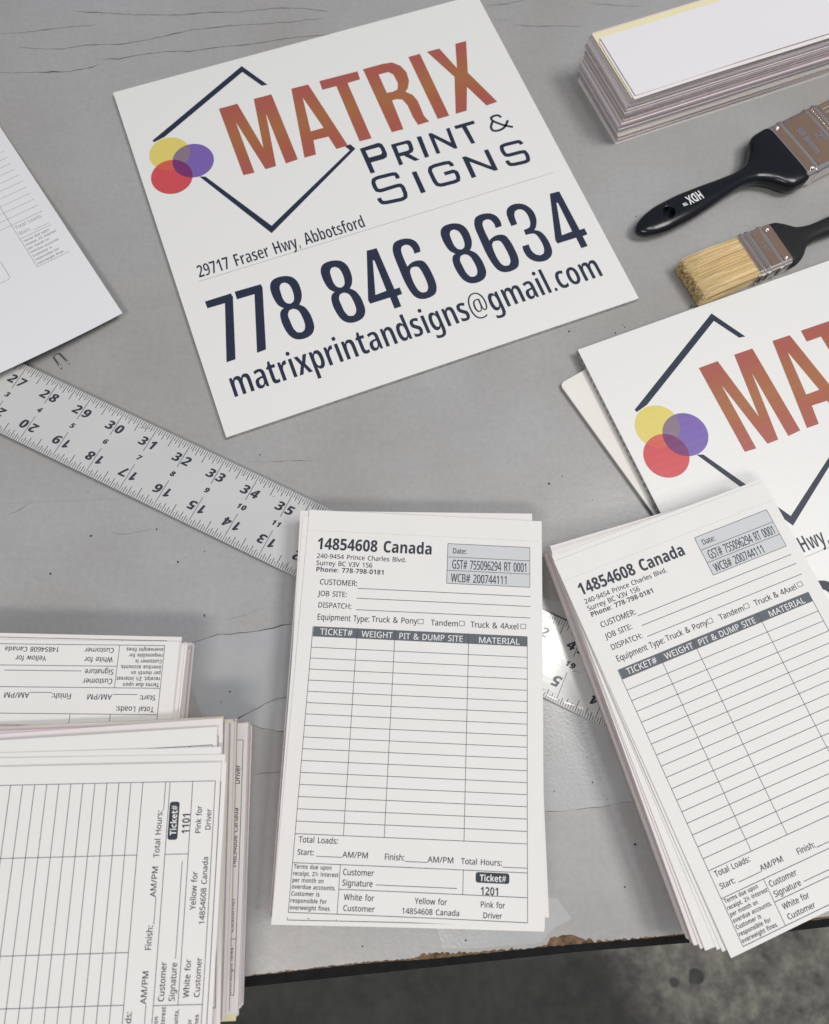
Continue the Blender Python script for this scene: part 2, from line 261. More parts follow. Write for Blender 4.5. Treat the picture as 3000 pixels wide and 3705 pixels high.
 ',': (180, '28,-87 47,-3 61,78 124,78 129,71 104,-8 71,-87'),
 '-': (216, '27,154 27,206 189,206 189,154'),
 '.': (180, '89,-9 60,1 51,15 48,36 51,57 60,71 89,81 119,71 129,57 132,36 129,15 119,1'),
 '/': (250, '7,0 185,480 243,480 64,0'),
 '0': (384, '191,-7 139,1 96,22 64,59 34,137 24,240 28,312 40,373 62,421 93,457 136,480 191,487 244,480 286,458 318,422 349,344 359,240 355,168 343,107 321,59 290,23 247,1|191,75 223,85 244,116 255,168 259,240 255,312 244,363 223,395 191,405 159,395 139,363 128,312 125,240 128,168 139,117 159,86'),
 '1': (384, '176,0 176,277 177,323 179,373 164,358 144,340 89,296 40,357 194,480 277,480 277,0'),
 '2': (384, '27,0 27,71 147,192 206,254 238,300 248,345 244,370 232,388 213,398 189,402 162,398 136,389 81,353 26,418 70,451 123,476 197,486 241,482 278,469 308,449 330,423 344,392 349,357 345,319 333,284 287,220 215,148 153,90 153,85 362,85 362,0'),
 '3': (384, '164,-7 90,0 26,19 26,105 90,82 153,74 199,79 229,93 246,115 251,146 241,180 227,192 206,200 136,208 99,208 99,285 136,285 204,294 223,304 235,317 244,350 240,373 228,390 207,401 175,404 143,401 116,393 73,369 26,439 92,473 134,483 183,486 249,479 300,456 332,420 343,372 336,327 313,293 280,268 240,253 240,251 291,238 327,216 350,183 357,140 352,100 337,65 311,35 274,12 225,-2'),
 '4': (384, '216,0 216,99 11,99 11,170 222,480 315,480 315,178 373,178 373,99 315,99 315,0|101,178 216,178 216,259 217,297 219,338 220,363 218,363 205,337 189,311'),
 '5': (384, '162,-7 91,0 33,19 33,107 93,85 158,76 198,81 227,94 245,118 251,152 241,192 208,216 155,224 116,221 83,214 42,235 60,480 320,480 320,394 149,394 140,300 165,304 201,306 243,302 279,289 310,269 333,240 348,204 353,161 341,91 305,38 245,4'),
 '6': (384, '199,-7 152,-1 110,16 75,44 47,85 29,138 24,203 30,285 51,362 69,396 93,425 124,450 162,469 209,481 264,485 297,484 328,480 328,399 301,404 271,406 218,401 178,387 151,364 132,334 122,298 117,256 121,256 137,278 160,296 188,308 225,312 282,302 325,272 353,224 362,160 351,90 318,38 266,4|197,75 224,80 245,95 259,121 264,158 260,190 248,214 228,229 199,234 160,224 134,199 124,167 132,124 157,89 175,78'),
 '7': (384, '75,0 255,394 18,394 18,480 362,480 362,416 181,0'),
 '8': (384, '192,-7 121,2 67,28 35,68 24,122 30,166 50,201 80,229 116,251 86,273 61,299 44,331 38,371 44,406 60,435 85,457 117,473 153,482 192,486 232,482 268,473 300,457 324,435 340,406 345,370 339,331 321,299 293,274 259,253 308,222 346,180 356,154 360,124 355,87 339,55 313,29 280,9 239,-3|192,296 232,321 245,339 250,363 246,383 233,399 215,408 191,412 169,408 150,399 138,383 134,363 138,340 151,322|191,68 224,72 247,84 261,103 266,127 255,159 229,184 196,204 187,209 137,175 122,153 118,128 122,104 136,85 159,72'),
 '9': (384, '120,-7 87,-6 55,-2 55,79 83,75 113,73 166,77 205,92 233,114 251,144 262,181 267,222 263,222 225,183 197,171 156,167 101,176 58,206 31,254 21,318 32,388 65,441 117,474 185,485 231,479 273,462 309,434 336,393 354,340 360,275 354,193 333,117 315,83 290,53 260,28 221,9 175,-3|185,244 224,255 250,280 259,311 251,355 227,390 209,400 187,404 160,399 138,383 124,357 120,320 124,288 136,265 156,249'),
 ':': (180, '89,278 60,289 51,303 48,324 51,345 60,359 89,369 119,359 129,345 132,324 129,303 119,289|89,-9 60,1 51,15 48,36 51,57 60,71 89,81 119,71 129,57 132,36 129,15 119,1'),
 '@': (604, '291,-60 217,-52 155,-30 105,6 69,55 46,116 39,188 44,248 58,304 82,354 115,397 156,431 204,458 261,474 324,480 390,472 448,451 497,416 534,368 557,309 565,240 558,179 536,126 500,88 476,77 449,73 421,78 400,91 386,110 378,132 375,132 360,109 339,90 313,77 280,73 235,82 201,107 180,147 173,198 178,240 191,276 212,307 240,330 275,344 316,349 374,344 418,333 412,197 411,180 411,173 414,144 423,126 437,118 453,115 472,119 488,132 510,178 518,240 512,298 493,346 463,384 423,412 377,429 324,435 253,427 194,404 148,366 115,317 94,257 87,190 100,102 140,38 204,-2 291,-15 369,-6 435,13 435,-32 370,-52|289,115 321,122 343,143 356,175 362,216 366,300 344,305 316,307 287,303 263,291 246,272 234,249 226,197 230,160 243,134 263,120'),
 'A': (463, '0,0 169,482 293,482 463,0 354,0 319,114 144,114 109,0|170,199 295,199 259,311 251,340 240,375 232,407 223,374 212,336 204,311'),
 'C': (428, '255,-7 187,1 133,24 91,61 62,110 45,170 39,239 46,307 65,367 97,417 141,455 197,478 264,486 335,477 404,453 371,370 317,392 264,402 212,391 175,358 151,306 144,238 151,171 172,120 209,88 264,78 323,85 386,103 386,18 324,-1'),
 'D': (497, '60,0 60,480 211,480 281,473 342,453 391,419 427,374 450,315 458,244 450,170 427,109 389,61 337,27 273,7 196,0|162,84 206,84 287,101 336,154 353,242 344,311 318,359 275,387 216,396 162,396'),
 'F': (369, '60,0 60,480 335,480 335,396 161,396 161,273 323,273 323,189 161,189 161,0'),
 'H': (514, '60,0 60,480 162,480 162,291 352,291 352,480 453,480 453,0 352,0 352,207 162,207 162,0'),
 'M': (633, '60,0 60,480 199,480 312,113 314,113 435,480 573,480 573,0 478,0 478,227 479,279 481,335 483,375 480,375 357,0 263,0 148,376 145,376 148,336 150,278 151,223 151,0'),
 'P': (422, '60,0 60,480 214,480 294,470 349,440 381,392 392,330 387,289 374,252 351,219 316,193 268,176 206,171 162,171 162,0|162,254 195,254 234,258 264,271 282,293 289,326 280,365 253,388 208,396 162,396'),
 'T': (389, '144,0 144,395 13,395 13,480 375,480 375,395 245,395 245,0'),
 'X': (448, '0,0 159,247 10,480 122,480 226,307 327,480 437,480 286,242 448,0 332,0 220,181 109,0'),
 'a': (406, '142,-7 97,0 60,22 36,58 28,109 38,160 69,196 120,217 192,226 256,228 256,244 252,269 241,287 223,297 199,300 146,292 95,273 62,341 128,365 203,374 268,366 316,342 345,302 355,244 355,0 285,0 266,50 263,50 239,24 214,7 183,-3|179,66 209,71 234,86 250,109 256,140 256,170 217,169 176,164 150,151 136,132 131,109 134,89 144,76'),
 'b': (425, '254,-7 218,-3 190,8 152,40 146,40 129,0 52,0 52,510 152,510 152,392 151,351 148,319 152,319 170,340 192,358 221,369 257,373 312,361 357,325 385,266 395,184 385,101 356,42 311,5|226,75 253,82 275,103 288,138 293,185 288,232 274,266 253,287 224,293 191,287 170,269 157,239 152,195 152,185 156,138 168,103 190,82'),
 'c': (345, '201,-7 129,5 75,39 41,97 30,181 36,242 53,291 80,328 117,353 160,368 210,373 276,366 324,349 295,271 251,287 210,293 167,281 141,244 132,182 137,134 153,101 177,81 210,75 266,83 313,106 313,21 265,0'),
 'd': (425, '169,-7 113,5 69,41 40,101 30,183 40,265 69,325 114,361 171,373 207,370 236,358 259,341 277,320 280,320 275,351 273,393 273,510 373,510 373,0 296,0 277,48 273,48 255,27 233,9 204,-3|203,73 239,79 262,98 275,128 279,171 279,182 275,229 263,264 240,285 202,292 173,285 150,264 136,229 132,181 136,134 150,100 173,80'),
 'e': (397, '218,-7 166,-2 121,14 83,40 54,76 36,123 30,181 36,240 52,288 78,325 113,352 155,368 203,373 271,363 324,330 357,278 368,207 368,158 132,158 139,121 157,92 185,74 223,68 287,75 347,97 347,19 290,0|134,225 274,225 269,256 257,280 235,297 204,302 178,298 156,283 141,259'),
 'f': (260, '69,0 69,291 13,291 13,340 69,367 69,394 72,435 84,466 103,488 129,503 161,511 198,514 252,509 290,498 265,425 240,431 209,435 191,431 178,422 169,390 169,367 255,367 255,291 169,291 169,0'),
 'g': (425, '189,-161 117,-156 52,-140 52,-60 122,-81 195,-88 238,-79 264,-51 273,-5 273,3 274,26 275,48 273,48 252,23 228,6 200,-4 169,-7 111,6 67,43 39,103 30,183 40,263 68,323 112,361 171,373 232,360 277,320 280,320 288,367 373,367 373,-1 361,-70 326,-120 269,-151|204,72 237,77 261,94 275,124 279,170 279,182 275,233 261,267 238,286 203,292 164,280 140,243 132,181 140,121 164,84'),
 'h': (441, '52,0 52,510 152,510 152,406 151,355 148,320 153,320 173,344 198,361 227,370 259,373 313,365 355,342 382,300 391,239 391,0 291,0 291,214 284,258 265,285 232,293 194,286 170,262 157,224 152,173 152,0'),
 'i': (205, '103,412 82,415 64,423 52,438 48,461 52,485 64,500 103,510 141,500 153,485 157,461 153,438 141,423|52,0 52,367 152,367 152,0'),
 'k': (416, '52,0 52,510 152,510 152,282 151,241 147,199 148,199 169,228 192,255 295,367 408,367 262,208 416,0 301,0 195,148 152,114 152,0'),
 'l': (205, '52,0 52,510 152,510 152,0'),
 'm': (660, '52,0 52,367 129,367 142,320 148,320 168,344 194,361 224,370 255,373 292,370 323,360 348,344 366,320 375,320 395,344 421,361 452,370 483,373 538,365 577,342 601,300 609,239 609,0 509,0 509,214 503,258 485,285 454,293 420,286 398,265 385,231 381,184 381,0 281,0 281,214 275,258 256,285 226,293 190,286 168,262 156,224 152,173 152,0'),
 'n': (441, '52,0 52,367 129,367 142,320 148,320 168,344 196,361 227,370 261,373 314,365 355,342 382,300 391,239 391,0 291,0 291,214 287,249 277,274 258,289 232,293 193,286 169,262 157,224 152,173 152,0'),
 'o': (416, '207,-7 159,-1 116,15 80,43 53,80 36,128 30,184 42,265 78,324 134,361 209,373 258,368 300,351 336,324 363,287 380,240 385,184 373,103 337,43 281,6|208,74 242,81 266,102 279,136 283,184 279,232 266,266 242,286 208,293 173,286 150,266 137,232 132,184 137,136 150,102 174,81'),
 'p': (425, '52,-161 52,367 134,367 148,319 152,319 192,357 221,369 257,373 312,361 357,325 385,266 395,184 385,102 355,42 310,5 254,-7 218,-3 191,8 152,40 147,40 152,-13 152,-161|226,75 255,82 276,103 289,138 293,185 285,245 262,281 224,293 191,287 170,269 157,239 152,195 152,185 156,138 168,103 190,82'),
 'r': (305, '52,0 52,367 128,367 143,305 148,305 167,331 192,353 222,368 257,373 275,373 291,371 283,277 270,279 254,280 205,271 184,259 167,242 156,218 152,187 152,0'),
 's': (334, '152,-7 86,-2 31,15 31,97 95,75 155,66 180,69 197,75 206,85 210,98 204,115 183,132 130,156 74,185 55,201 41,220 33,243 30,271 40,316 70,348 116,367 175,373 240,367 304,345 274,273 223,292 174,300 141,293 130,275 135,260 157,244 206,223 261,196 281,181 296,162 305,139 308,109 298,60 269,23 220,1'),
 't': (291, '178,-7 119,4 96,19 78,41 67,73 63,115 63,291 15,291 15,334 71,367 99,445 163,445 163,367 266,367 266,291 163,291 163,115 166,97 175,84 189,76 207,73 239,77 270,85 270,10 230,-2'),
 'u': (441, '181,-7 127,1 86,25 59,67 50,128 50,367 150,367 150,152 154,118 165,93 183,78 210,73 248,81 272,104 285,142 289,194 289,367 389,367 389,0 312,0 299,47 293,47 273,23 245,6 214,-4'),
 'v': (382, '140,0 0,367 105,367 175,158 185,119 189,83 192,83 207,158 277,367 382,367 242,0'),
 'w': (575, '111,0 7,367 106,367 148,204 157,164 164,119 169,84 171,84 174,109 179,142 184,172 188,191 233,367 343,367 386,191 393,161 399,118 402,84 405,84 410,117 417,163 426,204 470,367 568,367 463,0 354,0 326,128 318,162 307,211 296,258 288,290 285,290 278,258 267,211 256,162 248,127 218,0'),
 'x': (388, '3,0 128,187 9,367 123,367 194,250 266,367 379,367 260,187 385,0 271,0 194,126 117,0'),
 'y': (382, '74,-161 45,-160 23,-156 23,-77 41,-79 62,-81 91,-76 112,-61 129,-40 140,-15 146,3 0,367 109,367 179,161 187,130 191,97 193,97 198,130 207,161 275,367 382,367 227,-47 201,-97 166,-133 123,-154'),
 ' ': (260, ''),
}}


_cache = {}
def glyph(font, ch, sx, sy, ex, ey):
    key = (font, ch, round(sx, 5), round(sy, 5), ex, ey)
    if key not in _cache:
        adv, data = GLYPHS[font].get(ch, (300, ''))
        cs = []
        for c in data.split('|') if data else []:
            p = [tuple(map(int, q.split(','))) for q in c.split()]
            p = [(x*sx/1000, y*sy/1000) for x, y in p]
            if ex or ey:      # emboldening: every outline point moves along its normal
                q = []; n = len(p)
                for i in range(n):
                    a = (Vector(p[i])-Vector(p[i-1])); b = (Vector(p[(i+1)%n])-Vector(p[i]))
                    a = a.normalized(); b = b.normalized()
                    t = (a+b); t = t.normalized() if t.length > 1e-6 else b
                    q.append((p[i][0]-t.y*ex, p[i][1]+t.x*ey))
                p = q
            cs.append(p)
        _cache[key] = (adv, fill(cs) if cs else ([], []))
    return _cache[key]
def width(font, s): return sum(GLYPHS[font].get(c, (300, ''))[0] for c in s)
CAP = 480
def text(mb, s, font, xl, xr, base, cap, z, mi, ex=0, ey=0):
    """writes s between xl and xr; y runs up, base is the baseline"""
    sx = (xr-xl)*1000/width(font, s); sy = cap*1000/CAP
    x = xl
    for ch in s:
        adv, (vs, fs) = glyph(font, ch, sx, sy, ex, ey)
        if fs: mb.add([(x+px, base+py, z) for px, py in vs], fs, mi)
        x += adv*sx/1000

# ================================================================== floor
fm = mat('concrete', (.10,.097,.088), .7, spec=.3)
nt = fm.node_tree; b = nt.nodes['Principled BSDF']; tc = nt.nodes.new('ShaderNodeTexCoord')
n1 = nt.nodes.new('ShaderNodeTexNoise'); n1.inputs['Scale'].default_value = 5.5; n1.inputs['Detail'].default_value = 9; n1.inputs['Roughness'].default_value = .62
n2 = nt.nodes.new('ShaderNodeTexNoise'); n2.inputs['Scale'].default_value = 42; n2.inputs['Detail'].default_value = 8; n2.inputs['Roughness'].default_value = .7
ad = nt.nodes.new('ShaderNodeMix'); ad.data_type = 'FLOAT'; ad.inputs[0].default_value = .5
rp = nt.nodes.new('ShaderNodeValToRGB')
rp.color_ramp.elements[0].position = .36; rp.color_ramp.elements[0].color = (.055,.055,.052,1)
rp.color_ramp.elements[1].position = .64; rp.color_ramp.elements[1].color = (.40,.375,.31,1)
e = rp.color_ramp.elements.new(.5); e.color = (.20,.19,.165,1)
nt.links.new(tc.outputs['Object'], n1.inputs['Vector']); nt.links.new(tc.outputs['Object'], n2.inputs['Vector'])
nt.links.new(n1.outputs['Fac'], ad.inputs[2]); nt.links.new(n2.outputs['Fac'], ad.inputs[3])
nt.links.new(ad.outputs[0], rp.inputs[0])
# right of a ragged border the concrete is worn; left, shade is painted into the colour
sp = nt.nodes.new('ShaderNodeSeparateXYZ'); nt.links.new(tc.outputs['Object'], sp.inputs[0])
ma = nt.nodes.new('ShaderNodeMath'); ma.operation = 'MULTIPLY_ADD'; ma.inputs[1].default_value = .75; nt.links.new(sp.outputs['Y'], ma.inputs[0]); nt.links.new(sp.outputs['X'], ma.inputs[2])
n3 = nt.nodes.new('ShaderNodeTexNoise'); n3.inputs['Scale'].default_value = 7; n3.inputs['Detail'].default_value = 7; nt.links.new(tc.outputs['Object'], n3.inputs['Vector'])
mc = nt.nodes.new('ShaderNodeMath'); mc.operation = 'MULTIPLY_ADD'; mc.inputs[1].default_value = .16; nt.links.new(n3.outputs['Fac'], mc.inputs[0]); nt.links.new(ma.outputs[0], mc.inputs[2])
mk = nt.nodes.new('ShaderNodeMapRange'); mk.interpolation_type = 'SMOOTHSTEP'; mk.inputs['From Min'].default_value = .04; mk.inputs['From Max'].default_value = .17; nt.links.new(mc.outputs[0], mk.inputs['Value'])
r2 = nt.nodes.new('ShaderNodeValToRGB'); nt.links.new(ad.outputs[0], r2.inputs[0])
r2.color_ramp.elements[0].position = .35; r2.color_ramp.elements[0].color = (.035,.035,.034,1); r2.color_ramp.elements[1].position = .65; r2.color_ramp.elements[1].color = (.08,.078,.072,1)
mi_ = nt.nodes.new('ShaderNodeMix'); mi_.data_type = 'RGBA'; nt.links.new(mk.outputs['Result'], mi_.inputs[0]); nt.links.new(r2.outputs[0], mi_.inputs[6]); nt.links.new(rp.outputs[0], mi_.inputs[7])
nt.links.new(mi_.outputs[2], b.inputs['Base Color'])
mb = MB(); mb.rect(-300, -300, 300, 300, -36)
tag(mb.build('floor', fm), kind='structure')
STAIN = mat('oil_stain', (.06,.058,.055), .6, noise_amt=.4, noise_scale=60)
mb = MB()
for x, y, r in ((20.8,-19.35,.55),(19.25,-19.7,.33)):
    mb.add([(x+r*(1+.12*math.sin(3*t+x))*math.cos(t), y+r*(1+.12*math.cos(2*t))*math.sin(t), -35.98) for t in [k*math.pi/14 for k in range(28)]], [tuple(range(28))])
tag(mb.build('floor_stain', STAIN), kind='structure')

# ================================================================== workbench
LAM = bpy.data.materials.new('grey_laminate'); LAM.use_nodes = True
nt = LAM.node_tree; b = nt.nodes['Principled BSDF']; tc = nt.nodes.new('ShaderNodeTexCoord')
def nz(scale, det, ro=.55, sc3=None):
    n = nt.nodes.new('ShaderNodeTexNoise'); n.inputs['Scale'].default_value = scale; n.inputs['Detail'].default_value = det; n.inputs['Roughness'].default_value = ro
    if sc3:
        mp = nt.nodes.new('ShaderNodeMapping'); mp.inputs['Scale'].default_value = sc3
        nt.links.new(tc.outputs['Object'], mp.inputs['Vector']); nt.links.new(mp.outputs['Vector'], n.inputs['Vector'])
    else: nt.links.new(tc.outputs['Object'], n.inputs['Vector'])
    return n
a1 = nz(6.5, 3, .5); a2 = nz(260, 3, .6); a3 = nz(26, 6, .65, (1, 2.4, 1))
rp = nt.nodes.new('ShaderNodeValToRGB')
rp.color_ramp.elements[0].position = .34; rp.color_ramp.elements[0].color = (.352,.340,.324,1)
rp.color_ramp.elements[1].position = .66; rp.color_ramp.elements[1].color = (.392,.393,.395,1)
nt.links.new(a1.outputs['Fac'], rp.inputs[0])
def mul(col, fac, lo, hi):
    r = nt.nodes.new('ShaderNodeMapRange'); r.inputs['From Min'].default_value = .3; r.inputs['From Max'].default_value = .7
    r.inputs['To Min'].default_value = lo; r.inputs['To Max'].default_value = hi
    nt.links.new(fac, r.inputs['Value'])
    v = nt.nodes.new('ShaderNodeVectorMath'); v.operation = 'SCALE'; nt.links.new(col, v.inputs[0]); nt.links.new(r.outputs['Result'], v.inputs['Scale'])
    return v.outputs['Vector']
c = mul(rp.outputs[0], a3.outputs['Fac'], .985, 1.015); c = mul(c, a2.outputs['Fac'], .95, 1.05)
sc1 = nz(1, 2, .5, (14, 420, 1)); sc2 = nz(1, 2, .5, (300, 9, 1)); smu = nz(14, 4, .6)
c = mul(c, sc1.outputs['Fac'], .996, 1.004); c = mul(c, sc2.outputs['Fac'], .996, 1.004); c = mul(c, smu.outputs['Fac'], .96, 1.04)
nt.links.new(c, b.inputs['Base Color'])
r = nt.nodes.new('ShaderNodeMapRange'); r.inputs['From Min'].default_value = .3; r.inputs['From Max'].default_value = .7
r.inputs['To Min'].default_value = .29; r.inputs['To Max'].default_value = .36
nt.links.new(a3.outputs['Fac'], r.inputs['Value']); nt.links.new(r.outputs['Result'], b.inputs['Roughness'])
b.inputs['Specular IOR Level'].default_value = .5
bp = nt.nodes.new('ShaderNodeBump'); bp.inputs['Strength'].default_value = .25; bp.inputs['Distance'].default_value = .0004
bn = nz(420, 4, .7); nt.links.new(bn.outputs['Fac'], bp.inputs['Height'])
bp2 = nt.nodes.new('ShaderNodeBump'); bp2.inputs['Strength'].default_value = .14; bp2.inputs['Distance'].default_value = .002
bn2 = nz(30, 3, .5); nt.links.new(bn2.outputs['Fac'], bp2.inputs['Height']); nt.links.new(bp.outputs['Normal'], bp2.inputs['Normal'])
nt.links.new(bp2.outputs['Normal'], b.inputs['Normal'])
CHIP = mat('raw_chipboard', (.155,.098,.058), .9, spec=.15, noise_amt=.55, noise_scale=330, bump=1., bump_scale=260)
BLACK = mat('black_edge_rubber', (.009,.009,.010), .7, spec=.12, noise_amt=.3, noise_scale=200, bump=.4, bump_scale=300)
CRACK = mat('dark_crack', (.085,.08,.077), .8)  # dark colour of the cracks in the bench covering
SCR = mat('pale_scratch', (.36,.355,.35), .6)
bench = empty('workbench', (0, 8, -36)); tag(bench, 'grey laminate workbench top with a chipped brown front edge and black edging', 'workbench')
def on_bench(o): o.location = Vector((0, -8, 36)) * IN; return o
edge = [(-3.17,-5.87),(-2.55,-5.81),(-1.68,-5.73),(-.58,-5.63),(.01,-5.6),(.37,-5.57),(.56,-5.49),(.89,-5.48),(1.64,-5.475),(2.08,-5.44),(2.91,-5.40),(3.21,-5.35),(3.30,-5.21),(3.62,-5.15),(3.97,-5.20),(4.19,-5.28),(4.86,-5.26),(5.7,-5.20),(6.31,-5.14)]
rg = []
for (x0,y0),(x1,y1) in zip(edge, edge[1:]):
    k = max(1, int((x1-x0)/.045))
    for j in range(k):
        t = j/k; rough = .012 + .055*(.2 < x0 < 2.6 or 3 < x0 < 5)
        rg.append((x0+(x1-x0)*t, y0+(y1-y0)*t + rough*(noise.noise(Vector((x0*9+t*k*.5, 3, 0)))) + .012*random.uniform(-1,1)))
poly = [(-52,-10.4)] + rg + [(30,-2.95),(30,44),(-52,44)]
mb = MB(); mb.prism(poly, -.045, 0); on_bench(mb.build('laminate_top', LAM, bench))
chipedge = [(-52,-10.45),(-3.18,-5.905),(-.58,-5.675),(.6,-5.62),(2.39,-5.47),(3.21,-5.4),(6.32,-5.19),(30,-3.02),(30,43.9),(-52,43.9)]
rg = []
for (x0,y0),(x1,y1) in zip(chipedge[:8], chipedge[1:8]):
    k = max(1, int((x1-x0)/.09)) if -4 < x0 < 7 else 1
    for j in range(k):
        t = j/k; rg.append((x0+(x1-x0)*t, y0+(y1-y0)*t+.022*noise.noise(Vector((x0*7+t*k, 9, 0)))))
mb = MB(); mb.prism(rg + chipedge[7:], -1.1, -.05); on_bench(mb.build('chipboard_core', CHIP, bench))
mb = MB()
pe = [(-52,-10.7),(-3.19,-6.12),(.6,-5.80),(3.91,-5.52),(6.42,-5.36),(30,-3.2)]
pi = [(30,-2.9),(6.3,-5.0),(3.2,-5.2),(.6,-5.45),(-3.2,-5.75),(-52,-10.25)]
mb.prism(pe+pi, -1.3, -.10); on_bench(mb.build('edge_strip', BLACK, bench))
mb = MB()
for x0, x1 in ((-51,-49),(27,29)):
    for y0, y1 in ((2,4),(40,42)): mb = MB(); mb.box(x0,x1,y0,y1,-36,-1.1); on_bench(mb.build('leg', BLACK, bench))
FILM = mat('clear_grey_film', (.445,.447,.45), .25, spec=.6, noise_amt=.05, noise_scale=70, bump=.5, bump_scale=520, coat=.15)
def film(pts, m=FILM, amp=.03):
    P = []
    for (x0,y0),(x1,y1) in zip(pts, pts[1:]+pts[:1]):
        k = max(1, int(math.hypot(x1-x0, y1-y0)/.09))
        for j in range(k):
            x, y = x0+(x1-x0)*j/k, y0+(y1-y0)*j/k
            P.append((x+amp*noise.noise(Vector((x*5,y*5,2))), y+amp*noise.noise(Vector((x*5,y*5,7)))))
    mb = MB(); mb.prism(P, .0005, .0035); return on_bench(mb.build('film_remnant', m, bench))
film([(2.6,-2.65),(3.1,-2.65),(3.75,-2.68),(4.33,-2.61),(4.8,-2.56),(5.6,-2.45),(6.4,-2.3),(6.6,1.2),(5.2,2.3),(3.9,2.1),(2.4,2.5),(1.8,1.0),(1.9,-1.5)])
film([(.95,-5.40),(1.7,-5.40),(2.8,-5.33),(3.1,-5.28),(3.35,-5.05),(3.8,-4.85),(3.5,-4.45),(2.7,-4.35),(1.4,-4.42),(1.0,-4.7),(.8,-5.0)])
FILM2 = mat('thin_grey_film', (.405,.412,.42), .33, spec=.5, noise_amt=.05, noise_scale=40, bump=.3, bump_scale=400)
film([(-4.95,1.11),(-4.63,1.22),(-4.44,1.27),(-3.99,1.31),(-3.62,1.35),(-3.28,1.40),(-2.97,1.48),(-2.4,1.6),(-1.6,1.6),(-1.6,-.1),(-2.57,-.13),(-2.99,-.22),(-3.19,-.30),(-3.48,-.46),(-3.68,-.57),(-3.9,-.71),(-4.6,-.7),(-5.0,.2)], FILM2, .012)
film([(-3.88,-.73),(-3.58,-.79),(-3.2,-.88),(-2.86,-.95),(-2.5,-.97),(-1.8,-.95),(-1.7,-.15),(-2.57,-.15),(-2.99,-.24),(-3.19,-.32),(-3.48,-.48),(-3.68,-.59)], FILM, .008)
CR = [
 (1.0,[(-5.16,1.11),(-4.95,1.12),(-4.63,1.23),(-4.44,1.28),(-3.99,1.32),(-3.62,1.36),(-3.28,1.41),(-2.97,1.49),(-2.56,1.58),(-2.21,1.63)]),
 (.9,[(-4.13,-.78),(-3.9,-.72),(-3.68,-.58),(-3.48,-.47),(-3.19,-.31),(-2.99,-.23),(-2.57,-.14),(-2.35,-.11)]),
 (.8,[(-3.9,-.72),(-3.58,-.78),(-3.2,-.87),(-2.86,-.94),(-2.59,-.96),(-2.31,-.95)]),
 (.8,[(-3.37,-1.88),(-3.1,-1.85),(-2.85,-1.82),(-2.6,-1.79),(-2.28,-1.77)]),
 (.35,[(-4.4,1.61),(-4.19,1.67),(-3.76,1.77),(-3.35,1.94)]),
 (.55,[(3.1,-2.65),(3.27,-2.66),(3.75,-2.67),(4.33,-2.61),(4.8,-2.56),(5.12,-2.49),(5.58,-2.45)]),
 (1.,[(-12.75,19.96),(-11.98,20.04),(-11.,20.24),(-9.82,20.42)]),
 (1.1,[(-12.06,19.42),(-11.17,19.39),(-10.64,19.42),(-10.13,19.56),(-8.89,19.65),(-8.07,19.85),(-7.37,20.09),(-6.79,20.28),(-5.59,20.49),(-3.78,20.68),(-2.56,20.89)]),
 (1.1,[(-9.46,19.02),(-8.93,19.05),(-8.13,19.26),(-7.54,19.38),(-6.77,19.41),(-5.94,19.58),(-4.64,19.79),(-3.74,20.02),(-2.35,20.22)]),
 (1.2,[(-12.66,18.39),(-11.79,18.43),(-10.45,18.5),(-9.71,18.67),(-9.5,18.83)]),
 (1.1,[(-10.5,20.96),(-8.97,20.88),(-8.06,20.86),(-7.03,20.91),(-6.37,21.03),(-5.33,21.08),(-4.11,21.28),(-3.19,21.28),(-2.45,21.18)]),
 (1.,[(2.7,21.57),(3.24,21.64),(3.96,21.85)]),(.8,[(2.89,20.98),(3.22,20.97),(3.51,21.)]),
 (.9,[(3.54,20.78),(4.12,20.73),(5.16,20.77),(5.91,20.76)]),(.8,[(6.06,21.77),(7.11,21.69),(7.95,21.69)]),
 (.4,[(-3.94,5.74),(-3.54,5.72),(-3.,5.77),(-2.26,5.76)]),(.45,[(-10.11,4.14),(-9.85,4.29),(-9.59,4.44),(-9.34,4.69)]),
 (.3,[(-7.41,3.88),(-7.11,3.77),(-6.73,3.82),(-6.17,3.91)])]
def ribbon(mb, pts, wd, z, jit, vary):
    P = []
    for (x0,y0),(x1,y1) in zip(pts, pts[1:]):
        k = max(1, int(math.hypot(x1-x0, y1-y0)/.06))
        for j in range(k): P.append((x0+(x1-x0)*j/k, y0+(y1-y0)*j/k))
    P.append(pts[-1]); n = len(P); v = []
    for i, (x, y) in enumerate(P):
        q = noise.noise(Vector((x*4, y*4, 1))) * jit
        h = wd * (.35 + vary*abs(noise.noise(Vector((x*1.7, y*1.7, 5))))*2.2) * min(1, .15+i/6, .15+(n-1-i)/6)
        dx, dy = (P[min(i+1,n-1)][0]-P[max(i-1,0)][0], P[min(i+1,n-1)][1]-P[max(i-1,0)][1]); L = math.hypot(dx, dy) or 1
        v += [(x-dy/L*(q+h), y+dx/L*(q+h), z), (x-dy/L*(q-h), y+dx/L*(q-h), z)]
    mb.add(v, [(2*i+1, 2*i+3, 2*i+2, 2*i) for i in range(n-1)])
for wgt, p in CR: mb = MB(); ribbon(mb, p, .011*wgt, .004, .03, .8); on_bench(mb.build('crack', CRACK, bench))
for p in ([(-10.18,4.56),(-8.27,4.65),(-6.84,4.73)],[(-9.98,3.38),(-9.36,2.97),(-7.63,1.61)],[(-3.99,6.41),(-3.74,5.72)],[(-2.87,7.07),(-2.29,5.46),(-1.97,4.64)],[(-4.02,21.22),(-3.85,20.42),(-3.77,19.98)],[(6.0,14.35),(7.1,14.38)]):
    mb = MB(); ribbon(mb, p, .010, .004, .004, .5); on_bench(mb.build('scratch', SCR, bench))
DIRT = mat('dark_grit', (.07,.06,.05), .9)
mb = MB()
